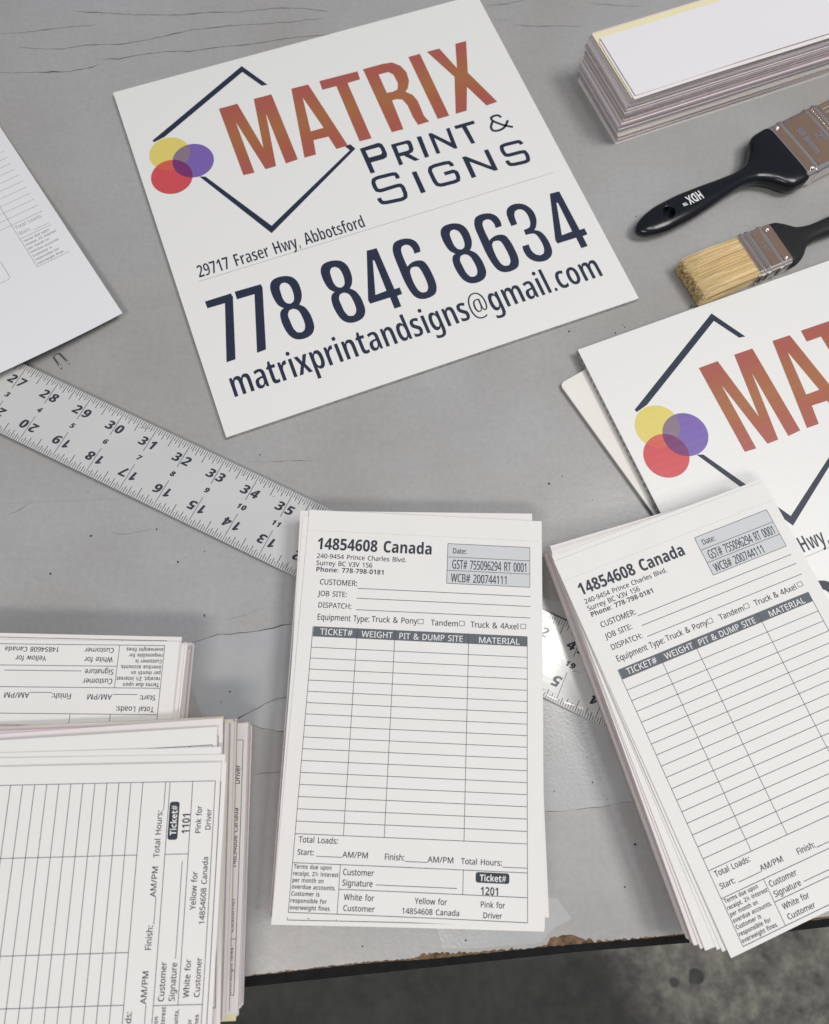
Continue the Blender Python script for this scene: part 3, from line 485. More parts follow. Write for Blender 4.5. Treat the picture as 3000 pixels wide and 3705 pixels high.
SP = [(6.88,13.49),(11.24,13.87),(8.16,10.46),(6.18,9.87),(4.65,9.64),(6.84,9.99),(5.94,9.62),(3.84,5.18),(4.95,4.74),(4.2,5.39),(-4.04,-.04),(-4.22,-.28),(-4.78,1.72),(-2.68,-1.59),(-3.1,.14),(4.37,-1.52),(4.77,-2.43),(4.45,-2.06),(3.55,-2.25),(5.02,-4.23),(5.33,-3.37),(1.45,-5.25),(-.79,-5.35),(-8.01,4.87),(-7.79,3.73),(-6.17,3.91),(-8.65,2.76),(-5.56,3.07),(-4.92,3.34),(-3.7,5.92),(-4.79,1.76),(-8.82,20.48),(8.2,10.5),(8.1,10.42),(6.22,9.8)]
for i in range(110): SP.append((random.uniform(-12,9), random.uniform(-5,21)))
for i, (x, y) in enumerate(SP):
    r = random.uniform(.012,.034) if i < 35 else random.uniform(.004,.011); n = 7
    v = [(x+r*random.uniform(.6,1.3)*math.cos(k*2*math.pi/n), y+r*random.uniform(.6,1.3)*math.sin(k*2*math.pi/n), .001) for k in range(n)] + [(x, y, .3*r+.003)]
    mb.add(v, [(k, (k+1)%n, n) for k in range(n)])
tag(mb.build('grit', DIRT), 'dark specks of grit scattered over the grey laminate', 'grit', kind='stuff')

# ================================================================== ticket forms
FW, FH = 5.58, 8.63; S = 1.015
TEXT=[
  ('14854608 Canada', 'T', 0.247, 2.941, 0.934, 0.272) ,
  ('240-9454 Prince Charles Blvd.', 'R', 0.265, 2.348, 1.143, 0.106) ,
  ('Surrey BC V3V 1S6', 'R', 0.265, 1.57, 1.31, 0.109) ,
  ('Phone: 778-798-0181', 'B', 0.27, 1.857, 1.46, 0.109) ,
  ('Date:', 'C', 3.406, 3.741, 0.879, 0.124) ,
  ('GST# 755096294 RT 0001', 'C', 3.403, 5.156, 1.238, 0.208) ,
  ('WCB# 200744111', 'C', 3.389, 4.703, 1.547, 0.193) ,
  ('CUSTOMER:', 'R', 0.383, 1.252, 1.753, 0.124) ,
  ('JOB SITE:', 'R', 0.378, 1.034, 2.016, 0.118) ,
  ('DISPATCH:', 'R', 0.386, 1.157, 2.279, 0.117) ,
  ('Equipment Type:', 'R', 0.391, 1.582, 2.555, 0.132) ,
  ('Truck & Pony', 'R', 1.623, 2.659, 2.545, 0.128) ,
  ('Tandem', 'R', 2.964, 3.588, 2.558, 0.124) ,
  ('Truck & 4Axel', 'R', 3.864, 4.96, 2.56, 0.128) ,
  ('TICKET#', 'W', 0.485, 1.223, 2.881, 0.134) ,
  ('WEIGHT', 'W', 1.418, 2.121, 2.888, 0.13) ,
  ('PIT & DUMP SITE', 'W', 2.254, 3.704, 2.893, 0.13) ,
  ('MATERIAL', 'W', 4.047, 4.983, 2.897, 0.13) ,
  ('Total Loads:', 'R', 0.403, 1.221, 7.127, 0.111) ,
  ('Start:', 'R', 0.393, 0.743, 7.359, 0.103) ,
  ('AM/PM', 'R', 1.327, 1.865, 7.374, 0.11) ,
  ('Finish:', 'R', 2.191, 2.615, 7.386, 0.116) ,
  ('AM/PM', 'R', 3.088, 3.632, 7.395, 0.11) ,
  ('Total Hours:', 'R', 3.776, 4.631, 7.4, 0.11) ,
  ('Terms due upon', 'A', 0.352, 1.13, 7.616, 0.07) ,
  ('receipt, 2% interest', 'A', 0.34, 1.28, 7.744, 0.07) ,
  ('per month on', 'A', 0.341, 0.987, 7.865, 0.069) ,
  ('overdue accounts,', 'A', 0.339, 1.238, 7.985, 0.069) ,
  ('Customer is', 'A', 0.341, 0.922, 8.11, 0.069) ,
  ('responsible for', 'A', 0.336, 1.075, 8.235, 0.068) ,
  ('overweight fines.', 'A', 0.334, 1.169, 8.36, 0.068) ,
  ('Customer', 'R', 1.357, 1.998, 7.697, 0.111) ,
  ('Signature', 'R', 1.358, 1.986, 7.894, 0.111) ,
  ('Ticket#', 'BW', 4.168, 4.716, 7.698, 0.121) ,
  ('1201', 'A', 4.182, 4.577, 7.95, 0.126) ,
  ('White for', 'R', 1.412, 2.029, 8.152, 0.109) ,
  ('Customer', 'R', 1.41, 2.054, 8.347, 0.102) ,
  ('Yellow for', 'R', 2.855, 3.514, 8.167, 0.109) ,
  ('14854608 Canada', 'R', 2.597, 3.775, 8.353, 0.102) ,
  ('Pink for', 'R', 4.188, 4.694, 8.176, 0.106) ,
  ('Driver', 'R', 4.243, 4.635, 8.366, 0.102) ,
]

def form_printing(parent, number, bend=None):
    mb = MB(); zt = .0045; zf = .0025
    def hl(u0, u1, v, wd=.012, mi=1, z=zt): mb.rect(u0*S, -v*S-wd/2, u1*S, -v*S+wd/2, z, mi)
    def vl(u, v0, v1, wd=.011, mi=1, z=zt): mb.rect(u*S-wd/2, -v1*S, u*S+wd/2, -v0*S, z, mi)
    for i in range(70): hl(.03+i*.0775, .03+i*.0775+.05, .493, .007, 5)
    mb.rect(3.294*S, -1.588*S, 5.213*S, -.652*S, zf, 2)
    for v in (.652,.968,1.283,1.588): hl(3.294, 5.213, v)
    for u in (3.294, 5.213): vl(u, .652, 1.588)
    for v, u in ((1.803,1.255),(2.029,1.252),(2.29,1.255)): hl(u, 5.222, v, .013)
    for u0, u1 in ((2.674,2.793),(3.608,3.725),(5.003,5.118)):
        for v in (2.437, 2.538): hl(u0, u1, v, .011)
        for u in (u0, u1): vl(u, 2.437, 2.538, .011)
    mb.rect(.331*S, -2.93*S, 5.156*S, -2.705*S, zf, 3)
    for k in range(1, 18): hl(.313, 5.15, 2.93 + k*4.037/17)
    for u in (1.318, 2.168, 3.829): vl(u, 2.705, 6.967)
    for u in (.318, 5.15): vl(u, 2.705, 8.412)
    hl(.313, 5.145, 7.51); hl(.313, 5.145, 8.412); hl(1.3, 5.145, 7.962)
    vl(1.3, 7.51, 8.412); vl(3.829, 7.51, 7.962)
    hl(.792, 1.316, 7.374); hl(2.623, 3.085, 7.399); hl(4.631, 5.157, 7.422); hl(2.048, 3.707, 7.855)
    r = .05; x0, y0, x1, y1 = 4.085*S, -7.730*S, 4.778*S, -7.535*S; pts = []
    for cx, cy, a in ((x1-r,y1-r,0),(x0+r,y1-r,1),(x0+r,y0+r,2),(x1-r,y0+r,3)):
        pts += [(cx+r*math.cos((a+t/4)*math.pi/2), cy+r*math.sin((a+t/4)*math.pi/2), zf) for t in range(5)]
    mb.add(pts, [tuple(range(len(pts)))], 0)
    for s, st, xl, xr, v, cap in TEXT:
        if s == '1201': s = number
        f, mi, ex, ey = {'R':('R',0,.002,.0015),'T':('B',0,.003,.002),'B':('B',0,0,0),'C':('R',0,.0035,.001),'W':('R',4,.0015,.0015),'A':('B',0,-.001,0),'BW':('B',4,0,0)}[st]
        text(mb, s, f, xl*S, xr*S, -v*S, cap*S*(1.16 if st == 'A' else 1), zt, mi, ex, ey)
    return mb.build('form_printing', [INK, LINE, BOXFILL, HEADER, REVERSED, PERF], parent, bend=bend)
def sheet_mesh(name, wd, ht, m, bend=None, th=.007, nx=22, ny=34):
    mb = MB(); v = []
    for z in (0, -th):
        for j in range(ny+1):
            for i in range(nx+1): v.append((wd*i/nx, -ht*j/ny, z))
    K = (nx+1)*(ny+1); f = []
    for j in range(ny):
        for i in range(nx):
            a = j*(nx+1)+i
            f.append((a+nx+1, a+nx+2, a+1, a)); f.append((K+a, K+a+1, K+a+nx+2, K+a+nx+1))
    top = len(f); E0 = len(v)
    rim = [i for i in range(nx+1)] + [j*(nx+1)+nx for j in range(1,ny+1)] + [ny*(nx+1)+i for i in range(nx-1,-1,-1)] + [j*(nx+1) for j in range(ny-1,0,-1)]
    v += [v[p] for p in rim] + [v[K+p] for p in rim]; R_ = len(rim)     # the rim has vertices of its own, so the faces stay flat up to the edge
    for i in range(R_): j = (i+1) % R_; f.append((E0+i, E0+j, E0+R_+j, E0+R_+i))
    mb.add(v, f)
    o = mb.build(name, m, None, bend=bend)
    o.data.polygons.foreach_set('use_smooth', [True]*(2*nx*ny) + [False]*(len(o.data.polygons)-2*nx*ny)); return o
_tk = random.Random(77)
def ticket(x, y, rz, z, label, m=PAPER, number='1201', printed=True, bend=None, group='loose printed tickets', curl=1.0):
    if bend is None:          # paper never lies dead flat: a slight wave, and two corners that lift a little
        ph, am = _tk.uniform(0, 6.28), _tk.uniform(.004, .009)*curl; c1, c2 = _tk.uniform(.01, .05)*curl, _tk.uniform(.0, .03)*curl
        bend = lambda u, v: am*(1+math.sin(v*.9+ph)*math.cos(u*.5+ph)) + c1*math.exp(-((u)**2+(v+FH)**2)/2.2) + c2*math.exp(-((u-FW)**2+(v+FH)**2)/1.6)
    o = sheet_mesh('ticket_sheet', FW, FH, m, bend)
    tag(o, label, 'ticket', group)
    if printed: form_printing(o, number, bend)
    return place(o, x, y, z, rz)
def block(name, wd, ht, z0, z1, x, y, rz, label, group=None, th=.0085, jit=.018, drift=.012, mats=None, lean=(0,0), seed=1, cat='paper stack', big=.0):
    """a stack of paper: every layer a thin slab of its own, slightly shifted and turned"""
    rnd = random.Random(seed); mats = mats or [PAPER, PALEPINK, PINK, YELLOW, MAUVE, PAPER_WARM]
    n = max(2, int((z1-z0)/th)); mb = MB(); dx = dy = da = 0.; seq = 0; bigx = 0
    for k in range(n):
        if k % 14 == 0: bigx = rnd.uniform(-big, big)
        dx = dx*.93 + rnd.gauss(0, drift); dy = dy*.93 + rnd.gauss(0, drift); da = da*.9 + rnd.gauss(0, .0012)
        ox = dx+rnd.uniform(-jit,jit)+lean[0]*k/n+bigx; oy = dy+rnd.uniform(-jit,jit)+lean[1]*k/n; a = da
        za = z0+(z1-z0)*k/n; zb = z0+(z1-z0)*(k+1)/n-.0012
        pts = []; C = (wd/2, -ht/2); segs = 7
        for (ax,ay),(bx,by) in (((0,0),(0,-ht)),((0,-ht),(wd,-ht)),((wd,-ht),(wd,0)),((wd,0),(0,0))):
            for t in range(segs): pts.append((ax+(bx-ax)*t/segs, ay+(by-ay)*t/segs))
        P = []
        for px, py in pts:
            qx, qy = px-C[0], py-C[1]
            P.append((C[0]+qx*math.cos(a)-qy*math.sin(a)+ox, C[1]+qx*math.sin(a)+qy*math.cos(a)+oy))
        N = len(P)
        wob = [0.010*math.sin(px*.9+k*.05)+.008*math.sin(py*1.1+1+k*.03) if 0 < k < n-1 else 0 for px, py in P]
        mi = rnd.choices(range(6), (34, 15, 11, 5, 27, 8))[0]
        mb.add([(p[0],p[1],za+min(0,w_)) for p, w_ in zip(P,wob)]+[(p[0],p[1],zb+min(0,w_)) for p, w_ in zip(P,wob)],
               [(i,(i+1)%N,N+(i+1)%N,N+i) for i in range(N)]+[tuple(range(N,2*N)), tuple(range(N))[::-1]], mi)
    o = mb.build(name, mats); tag(o, label, cat, group); return place(o, x, y, 0, rz)

G = 'stacks of trucking tickets'
# centre stack
block('ticket_stack', FW, FH, .20, .945, -2.36, 4.14, -.030, 'straight stack of tickets at the middle of the bench front, lying across the metal ruler', G, seed=3)
ticket(-2.4237, 4.1513, -.0076, .957, 'third ticket down on the middle stack, its right edge peeping out below', PAPER_WARM)
ticket(-2.3522, 4.015, -.0294, .975, 'second ticket down on the middle stack, sliding out along the bottom edge')
ticket(-2.2007, 4.1618, -.0453, 1.0, 'fully visible blank ticket numbered 1201 on top of the middle stack')
# right stack
block('ticket_stack', FW, FH, .330, 1.115, 3.53, 3.23, .300, 'tilted stack of tickets overhanging the bench edge, partly on the second sign', G, seed=5, drift=.008)
RF = [(3.5083,3.2708,.2904,1.135,PALEPINK),(3.5228,3.1865,.3027,1.157,PALEPINK),(3.5259,3.1444,.3118,1.179,PAPER),(3.5201,3.0786,.3414,1.202,PAPER),(3.5199,3.0139,.3537,1.226,PAPER)]
RL = ['fifth ticket below the top of the tilted stack, fanned out furthest left','fourth ticket below the top of the tilted stack','third ticket below the top of the tilted stack, at the middle of the fan','second ticket below the top of the tilted stack','ticket directly under the top one on the tilted stack']
for (x, y, a, z, m_), l in zip(RF, RL): ticket(x, y, a, z, l, m_)
ticket(3.553, 2.8788, .3666, 1.25, 'tilted ticket with cropped right side on top of the overhanging stack')
# left stack, upside down
block('ticket_stack', FW, FH, .004, 1.15, -5.08, -7.63, 3.1314, 'upside-down stack of tickets at the left frame edge with pinkish layered side', G, seed=8, jit=.03, lean=(-.10,0.02))
ticket(-5.07, -7.485, 3.121, 1.175, 'second upside-down ticket, its lower border showing behind the top one', PAPER_WARM)
ticket(-5.0039, -7.591, 3.1314, 1.2, 'upside-down ticket with terms box at its right corner on the left stack')
# lower left stacks, turned a quarter
block('ticket_stack', FW, FH, -.0 + .004, .605, -11.95, -6.62, 1.6037, 'low quarter-turned stack of tickets at the bench front left corner, under a taller stack', G, seed=13, jit=.03)
ticket(-11.90, -6.71, 1.6037, .612, 'yellow ticket whose lower edge peeps out at the bottom of the low stack', YELLOW, printed=False)
ticket(-11.87, -6.562, 1.6017, .62, 'quarter-turned ticket showing only a strip with the word Driver, on the low stack', PAPER_WARM)
block('ticket_stack', FW, FH, .632, 1.53, -12.10, -6.62, 1.612, 'tall quarter-turned stack of tickets on top of the lower one at bottom left', G, seed=17, jit=.035, drift=.02, lean=(.0,.12))
LO = [(-11.978,-6.726,1.6387,1.55,PALEPINK,'lowest fanned quarter-turned ticket, pale pink, sticking out furthest up'),
      (-12.124,-6.821,1.6296,1.64,PAPER,'fourth ticket under number 1101, with a printed border line along its edge'),
      (-12.183,-6.934,1.5964,1.67,PAPER,'third ticket under the quarter-turned one numbered 1101'),
      (-12.147,-6.987,1.5856,1.695,PAPER,'second ticket under the quarter-turned one numbered 1101'),
      (-12.101,-7.162,1.5873,1.72,PAPER,'ticket right under the quarter-turned one numbered 1101')]
for x, y, a, z, m_, l in LO: ticket(x, y, a, z, l, m_)
ticket(-12.1929, -7.1642, 1.5889, 1.75, 'quarter-turned ticket numbered 1101 on top of the bottom left stack', number='1101')

# ================================================================== signs
def sign_mat(name, col, rough=.42):
    mm = mat(name, col, rough, spec=.5); nt = mm.node_tree; b = nt.nodes['Principled BSDF']; tc = nt.nodes.new('ShaderNodeTexCoord')
    wv = nt.nodes.new('ShaderNodeTexWave'); wv.bands_direction = 'Y'; wv.inputs['Scale'].default_value = 55; wv.inputs['Distortion'].default_value = .6; wv.inputs['Detail'].default_value = 1
    nt.links.new(tc.outputs['Object'], wv.inputs['Vector'])
    bp = nt.nodes.new('ShaderNodeBump'); bp.inputs['Strength'].default_value = .06; bp.inputs['Distance'].default_value = .0003
    nt.links.new(wv.outputs['Fac'], bp.inputs['Height']); nt.links.new(bp.outputs['Normal'], b.inputs['Normal'])
    return mm
BOARD = sign_mat('white_fluted_plastic', (.79,.785,.76)); BOARDEDGE = mat('fluted_plastic_edge', (.42,.42,.42), .5, noise_amt=.25, noise_scale=300)
NAVY = sign_mat('navy_print', (.013,.021,.050), .5); SY = sign_mat('yellow_print', (.72,.60,.155)); SR = sign_mat('red_print', (.60,.075,.085))
SP_ = sign_mat('purple_print', (.185,.115,.40)); SYP = sign_mat('mauve_overlap_print', (.24,.165,.225)); SRP = sign_mat('plum_overlap_print', (.175,.03,.14)); SYR = sign_mat('orange_overlap_print', (.61,.11,.075))
HAIR = mat('hairline_print', (.42,.42,.42), .6)
GRAD = sign_mat('red_orange_gradient_print', (.4,.1,.06)); nt = GRAD.node_tree; b = nt.nodes['Principled BSDF']
tc = nt.nodes.new('ShaderNodeTexCoord'); sx_ = nt.nodes.new('ShaderNodeSeparateXYZ'); nt.links.new(tc.outputs['Object'], sx_.inputs[0])
mr = nt.nodes.new('ShaderNodeMapRange'); mr.inputs['From Min'].default_value = -4.27*IN; mr.inputs['From Max'].default_value = -1.67*IN; nt.links.new(sx_.outputs['Y'], mr.inputs['Value'])
rp = nt.nodes.new('ShaderNodeValToRGB'); nt.links.new(mr.outputs['Result'], rp.inputs[0]); nt.links.new(rp.outputs[0], b.inputs['Base Color'])
rp.color_ramp.elements[0].position = .0; rp.color_ramp.elements[0].color = (.385,.095,.075,1)
rp.color_ramp.elements[1].position = 1.; rp.color_ramp.elements[1].color = (.385,.095,.075,1)
for p, cc in ((.25,(.375,.108,.055,1)),(.48,(.365,.138,.052,1)),(.68,(.37,.125,.055,1)),(.86,(.38,.10,.068,1))): e = rp.color_ramp.elements.new(p); e.color = cc
DIGITS = {
'7': [[(0.0, 7.932), (0.745, 7.93), (0.767, 8.048), (0.279, 9.918), (0.026, 9.923), (0.502, 8.171), (0.006, 8.16)]],
'7b': [[(0.008, 7.914), (0.76, 7.934), (0.776, 8.046), (0.287, 9.921), (0.029, 9.934), (0.501, 8.177), (0.0, 8.169)]],
'8': [[(0.498, 7.903), (0.692, 7.998), (0.798, 8.182), (0.819, 8.414), (0.786, 8.648), (0.708, 8.819), (0.624, 8.911), (0.746, 9.054), (0.81, 9.276), (0.817, 9.519), (0.789, 9.726), (0.689, 9.884), (0.534, 9.955), (0.349, 9.959), (0.188, 9.891), (0.075, 9.741), (0.019, 9.526), (0.0, 9.28), (0.027, 9.049), (0.096, 8.921), (0.186, 8.876), (0.073, 8.737), (0.021, 8.518), (0.011, 8.292), (0.038, 8.101), (0.124, 7.954), (0.277, 7.889)], [(0.448, 8.106), (0.547, 8.201), (0.582, 8.371), (0.571, 8.59), (0.516, 8.747), (0.414, 8.806), (0.314, 8.751), (0.259, 8.607), (0.259, 8.385), (0.28, 8.214), (0.351, 8.114)], [(0.426, 8.987), (0.54, 9.087), (0.578, 9.299), (0.577, 9.538), (0.523, 9.692), (0.42, 9.753), (0.303, 9.718), (0.245, 9.567), (0.229, 9.343), (0.23, 9.125), (0.303, 8.999)]],
'4': [[(0.507, 7.919), (0.804, 7.936), (0.814, 9.363), (0.968, 9.36), (0.963, 9.581), (0.807, 9.588), (0.802, 9.94), (0.598, 9.943), (0.603, 9.571), (0.019, 9.566), (0.0, 9.446)], [(0.566, 8.267), (0.603, 8.311), (0.585, 9.333), (0.251, 9.352)]],
'6': [[(0.778, 8.472), (0.809, 8.294), (0.769, 8.104), (0.655, 7.972), (0.492, 7.907), (0.307, 7.898), (0.159, 7.954), (0.069, 8.095), (0.021, 8.301), (0.009, 8.642), (0.0, 9.127), (0.025, 9.475), (0.083, 9.737), (0.188, 9.881), (0.347, 9.945), (0.533, 9.942), (0.68, 9.887), (0.769, 9.751), (0.819, 9.552), (0.825, 9.238), (0.805, 8.986), (0.752, 8.809), (0.64, 8.728), (0.481, 8.708), (0.339, 8.749), (0.254, 8.806), (0.249, 8.509), (0.272, 8.245), (0.339, 8.13), (0.451, 8.112), (0.552, 8.174), (0.599, 8.316), (0.588, 8.476)], [(0.453, 8.88), (0.549, 8.95), (0.582, 9.173), (0.586, 9.466), (0.552, 9.647), (0.47, 9.746), (0.352, 9.731), (0.272, 9.625), (0.237, 9.409), (0.242, 9.144), (0.274, 8.961), (0.35, 8.876)]],
'3': [[(0.0, 8.565), (0.01, 8.285), (0.046, 8.097), (0.145, 7.958), (0.319, 7.896), (0.499, 7.922), (0.668, 8.025), (0.778, 8.217), (0.807, 8.429), (0.768, 8.64), (0.667, 8.827), (0.578, 8.918), (0.713, 9.018), (0.785, 9.193), (0.812, 9.424), (0.793, 9.662), (0.737, 9.812), (0.632, 9.919), (0.451, 9.972), (0.259, 9.935), (0.116, 9.833), (0.02, 9.667), (0.0, 9.465), (0.026, 9.304), (0.223, 9.304), (0.218, 9.522), (0.285, 9.678), (0.397, 9.758), (0.514, 9.729), (0.584, 9.584), (0.604, 9.372), (0.577, 9.14), (0.518, 9.03), (0.386, 8.995), (0.272, 8.988), (0.284, 8.809), (0.427, 8.798), (0.513, 8.745), (0.576, 8.594), (0.595, 8.35), (0.54, 8.179), (0.421, 8.11), (0.294, 8.139), (0.22, 8.287), (0.188, 8.565)]],
}
NAME_LETTERS = [
   [[(2.84, 1.671), (3.42, 1.672), (3.668, 3.516), (3.941, 1.663), (4.502, 1.676), (4.501, 4.25), (4.124, 4.274), (4.126, 2.298), (3.823, 4.264), (3.498, 4.265), (3.175, 2.321), (3.156, 4.272), (2.825, 4.25)]] ,
   [[(5.138, 1.671), (5.676, 1.687), (6.065, 4.281), (5.697, 4.276), (5.625, 3.768), (5.16, 3.742), (5.061, 4.267), (4.703, 4.257)], [(5.36, 2.111), (5.593, 3.41), (5.185, 3.406)]] ,
   [[(6.042, 1.676), (7.28, 1.705), (7.25, 2.03), (6.837, 2.039), (6.821, 4.263), (6.443, 4.248), (6.473, 2.036), (6.019, 2.029)]] ,
   [[(7.467, 1.685), (8.135, 1.693), (8.406, 1.732), (8.615, 1.941), (8.702, 2.245), (8.658, 2.595), (8.511, 2.868), (8.401, 2.95), (8.568, 3.141), (8.634, 3.416), (8.607, 4.01), (8.679, 4.262), (8.314, 4.268), (8.275, 3.924), (8.278, 3.464), (8.206, 3.202), (8.038, 3.126), (7.895, 3.132), (7.841, 4.269), (7.468, 4.258)], [(7.854, 2.046), (8.175, 2.053), (8.29, 2.205), (8.297, 2.572), (8.2, 2.79), (8.036, 2.824), (7.846, 2.805)]] ,
   [[(8.973, 1.701), (9.359, 1.7), (9.336, 4.263), (8.961, 4.26)]] ,
   [[(9.597, 1.697), (10.015, 1.707), (10.249, 2.625), (10.566, 1.696), (10.932, 1.701), (10.503, 2.902), (10.931, 4.264), (10.562, 4.286), (10.265, 3.415), (9.913, 4.262), (9.55, 4.264), (10.047, 2.919)]] ,
]
PRINT_LETTERS = [
   [[(6.355, 4.504), (6.946, 4.484), (7.032, 4.547), (7.064, 4.685), (7.064, 4.953), (7.015, 5.06), (6.904, 5.099), (6.497, 5.091), (6.495, 5.465), (6.356, 5.457)], [(6.491, 4.635), (6.907, 4.644), (6.941, 4.698), (6.939, 4.853), (6.882, 4.913), (6.503, 4.903)]] ,
   [[(7.28, 4.674), (7.825, 4.694), (7.887, 4.753), (7.894, 4.877), (7.866, 5.069), (7.798, 5.156), (7.681, 5.18), (7.902, 5.484), (7.748, 5.481), (7.501, 5.181), (7.385, 5.174), (7.383, 5.47), (7.256, 5.476)], [(7.417, 4.792), (7.73, 4.803), (7.76, 4.85), (7.742, 5.015), (7.693, 5.05), (7.406, 5.048)]] ,
   [[(8.108, 4.675), (8.253, 4.684), (8.209, 5.472), (8.074, 5.476)]] ,
   [[(8.486, 4.674), (8.59, 4.689), (9.012, 5.22), (9.06, 4.684), (9.175, 4.689), (9.123, 5.477), (9.03, 5.465), (8.595, 4.886), (8.573, 5.463), (8.45, 5.463)]] ,
   [[(9.327, 4.676), (9.969, 4.682), (9.965, 4.805), (9.68, 4.806), (9.698, 5.472), (9.574, 5.472), (9.533, 4.807), (9.333, 4.802)]] ,
   [[(7.512, 5.826), (7.658, 5.836), (7.658, 6.621), (7.506, 6.621)]] ,
   [[(9.125, 5.823), (9.238, 5.833), (9.824, 6.427), (9.835, 5.816), (9.972, 5.821), (9.964, 6.62), (9.85, 6.613), (9.276, 6.057), (9.26, 6.625), (9.114, 6.628)]] ,
]
STROKES = [
  (0.075, [(10.798, 4.861), (10.789, 4.765), (10.694, 4.726), (10.543, 4.731), (10.491, 4.795), (10.503, 4.892), (10.759, 5.156), (11.008, 5.316)] ),
  (0.075, [(10.513, 4.904), (10.384, 5.041), (10.348, 5.165), (10.396, 5.274), (10.666, 5.291), (10.809, 5.197), (10.962, 5.023)] ),
  (0.125, [(7.051, 5.898), (7.072, 5.743), (6.992, 5.692), (6.417, 5.664), (6.32, 5.737), (6.309, 6.015), (6.355, 6.132), (6.993, 6.124), (7.082, 6.17), (7.072, 6.534), (6.983, 6.631), (6.373, 6.568), (6.292, 6.504), (6.293, 6.354)] ),
  (0.125, [(8.726, 6.031), (8.733, 5.901), (8.633, 5.851), (8.154, 5.834), (8.035, 5.909), (8.039, 6.415), (8.097, 6.545), (8.656, 6.577), (8.749, 6.524), (8.764, 6.209), (8.405, 6.208)] ),
  (0.122, [(11.002, 5.997), (10.995, 5.881), (10.91, 5.863), (10.442, 5.836), (10.362, 5.897), (10.362, 6.166), (10.425, 6.234), (10.932, 6.251), (11.002, 6.303), (10.981, 6.573), (10.9, 6.632), (10.424, 6.59), (10.342, 6.524), (10.352, 6.395)] ),
]
L1 = [(0.656, 2.143), (3.969, 0.312), (4.506, 1.284), (4.325, 1.256), (3.919, 0.545), (1.033, 2.133), (0.682, 2.224)]
L2 = [(5.956, 4.249), (6.148, 4.259), (6.237, 4.46), (2.995, 6.441), (1.603, 3.859), (1.772, 3.921), (3.072, 6.199), (6.059, 4.456)]
PHONE = [('7',.599),('7b',1.446),('8',2.385),('8',3.868),('4',4.84),('6',6.0),('8',7.50),('6',8.518),('3',9.56),('4',10.564)]

def circle_pts(cx, cy, r, n=56): return [(cx+r*math.cos(2*math.pi*k/n), cy+r*math.sin(2*math.pi*k/n)) for k in range(n)]
def lens(c0, c1, n=24):
    (x0,y0,r0),(x1,y1,r1) = c0, c1; d = math.hypot(x1-x0, y1-y0)
    out = []
    for (xa,ya,ra),(xb,yb,rb) in ((c0,c1),(c1,c0)):
        th = math.atan2(yb-ya, xb-xa); al = math.acos((d*d+ra*ra-rb*rb)/(2*d*ra))
        out += [(xa+ra*math.cos(th-al+2*al*k/n), ya+ra*math.sin(th-al+2*al*k/n)) for k in range(n)]
    return out
def sign(x, y, z, rz, label):
    root = empty('yard_sign', (x, y, z), rz); tag(root, label, 'sign', 'printed plastic signs')
    mb = MB(); mb.box(0, 12, -12, 0, -.155, 0, 1, top=0)
    n = 60
    for k in range(n):                              # open flutes along the two cut edges
        for xx in (-.0025, 12.0025):
            yc = -.1-k*(11.8/(n-1)); mb.add([(xx,yc-.06,-.13),(xx,yc+.06,-.13),(xx,yc+.06,-.03),(xx,yc-.06,-.03)], [(0,1,2,3)], 2)
    mb.build('board', [BOARD, BOARDEDGE, mat('flute_hollow', (.27,.27,.27), .8) if 'flute_hollow' not in bpy.data.materials else bpy.data.materials['flute_hollow']], root)
    def put(name, groups, m, zz=.002):
        mb = MB()
        for cs in groups:
            vs, fs = fill(cs); mb.add([(px, -py, zz) for px, py in vs], [f[::-1] for f in fs])
        return mb.build(name, m, root)
    put('diamond_outline', [[L1],[L2]], NAVY)
    cy_, cr_, cp_ = (1.01,2.785,.600), (.85,3.60,.602), (1.592,3.253,.605)
    em = put('emblem', [[circle_pts(*cy_)]], SY, .003)
    for nm, cc, mm, zz in (('red_disc',circle_pts(*cr_),SR,.004),('purple_disc',circle_pts(*cp_),SP_,.0055),('overlap',lens(cy_,cr_),SYR,.0047),('overlap',lens(cy_,cp_),SYP,.0062),('overlap',lens(cr_,cp_),SRP,.007)):
        o = put(nm, [[cc]], mm, zz); o.parent = em
    put('name_lettering', NAME_LETTERS, GRAD, .004)
    put('tagline_lettering', PRINT_LETTERS + [[stroke(p, w_)] for w_, p in STROKES], NAVY, .003)
    dg = []
    for ch, x0 in PHONE:
        cs = []
        for c in DIGITS[ch]:
            p = [(q[0]+x0, q[1]) for q in c]
            cs.append(smooth_loop(p) if ch in '863' else p)
        dg.append(cs)
    put('phone_number', dg, NAVY, .003)
    mb = MB(); text(mb, '29717 Fraser Hwy, Abbotsford', 'B', .655, 5.62, -7.155, .41, .003, 0, -.002, -.010)
    mb.build('address_lettering', NAVY, root)
    mb = MB(); text(mb, 'matrixprintandsigns@gmail.com', 'B', .49, 11.42, -10.99, .775, .003, 0, -.001, -.016)
    mb.build('email_lettering', NAVY, root)
    mb = MB(); mb.rect(.6, -7.268, 11.48, -7.252, .0025); mb.build('hairline', HAIR, root)
    return root
sign(-8.8488, 17.5446, .16, .36489, 'whole square white sign with phone number, lying flat in the upper middle')
sign(4.7573, 8.9007, .315, .3759, 'cropped white sign at the right edge, half under the tilted ticket stack')
CREAM = mat('cream_card', (.80,.775,.72), .7, noise_amt=.02, noise_scale=30)
mb = MB()
pts = [(.12,0),(3.6,0),(3.6,-9),(0,-9),(0,-.12),(.035,-.035)]
mb.prism(pts, .07, .13)
cb = mb.build('card_board', CREAM); tag(cb, 'cream card poking out from under the cropped sign on the right', 'card'); place(cb, 4.26, 7.977, 0, .545)
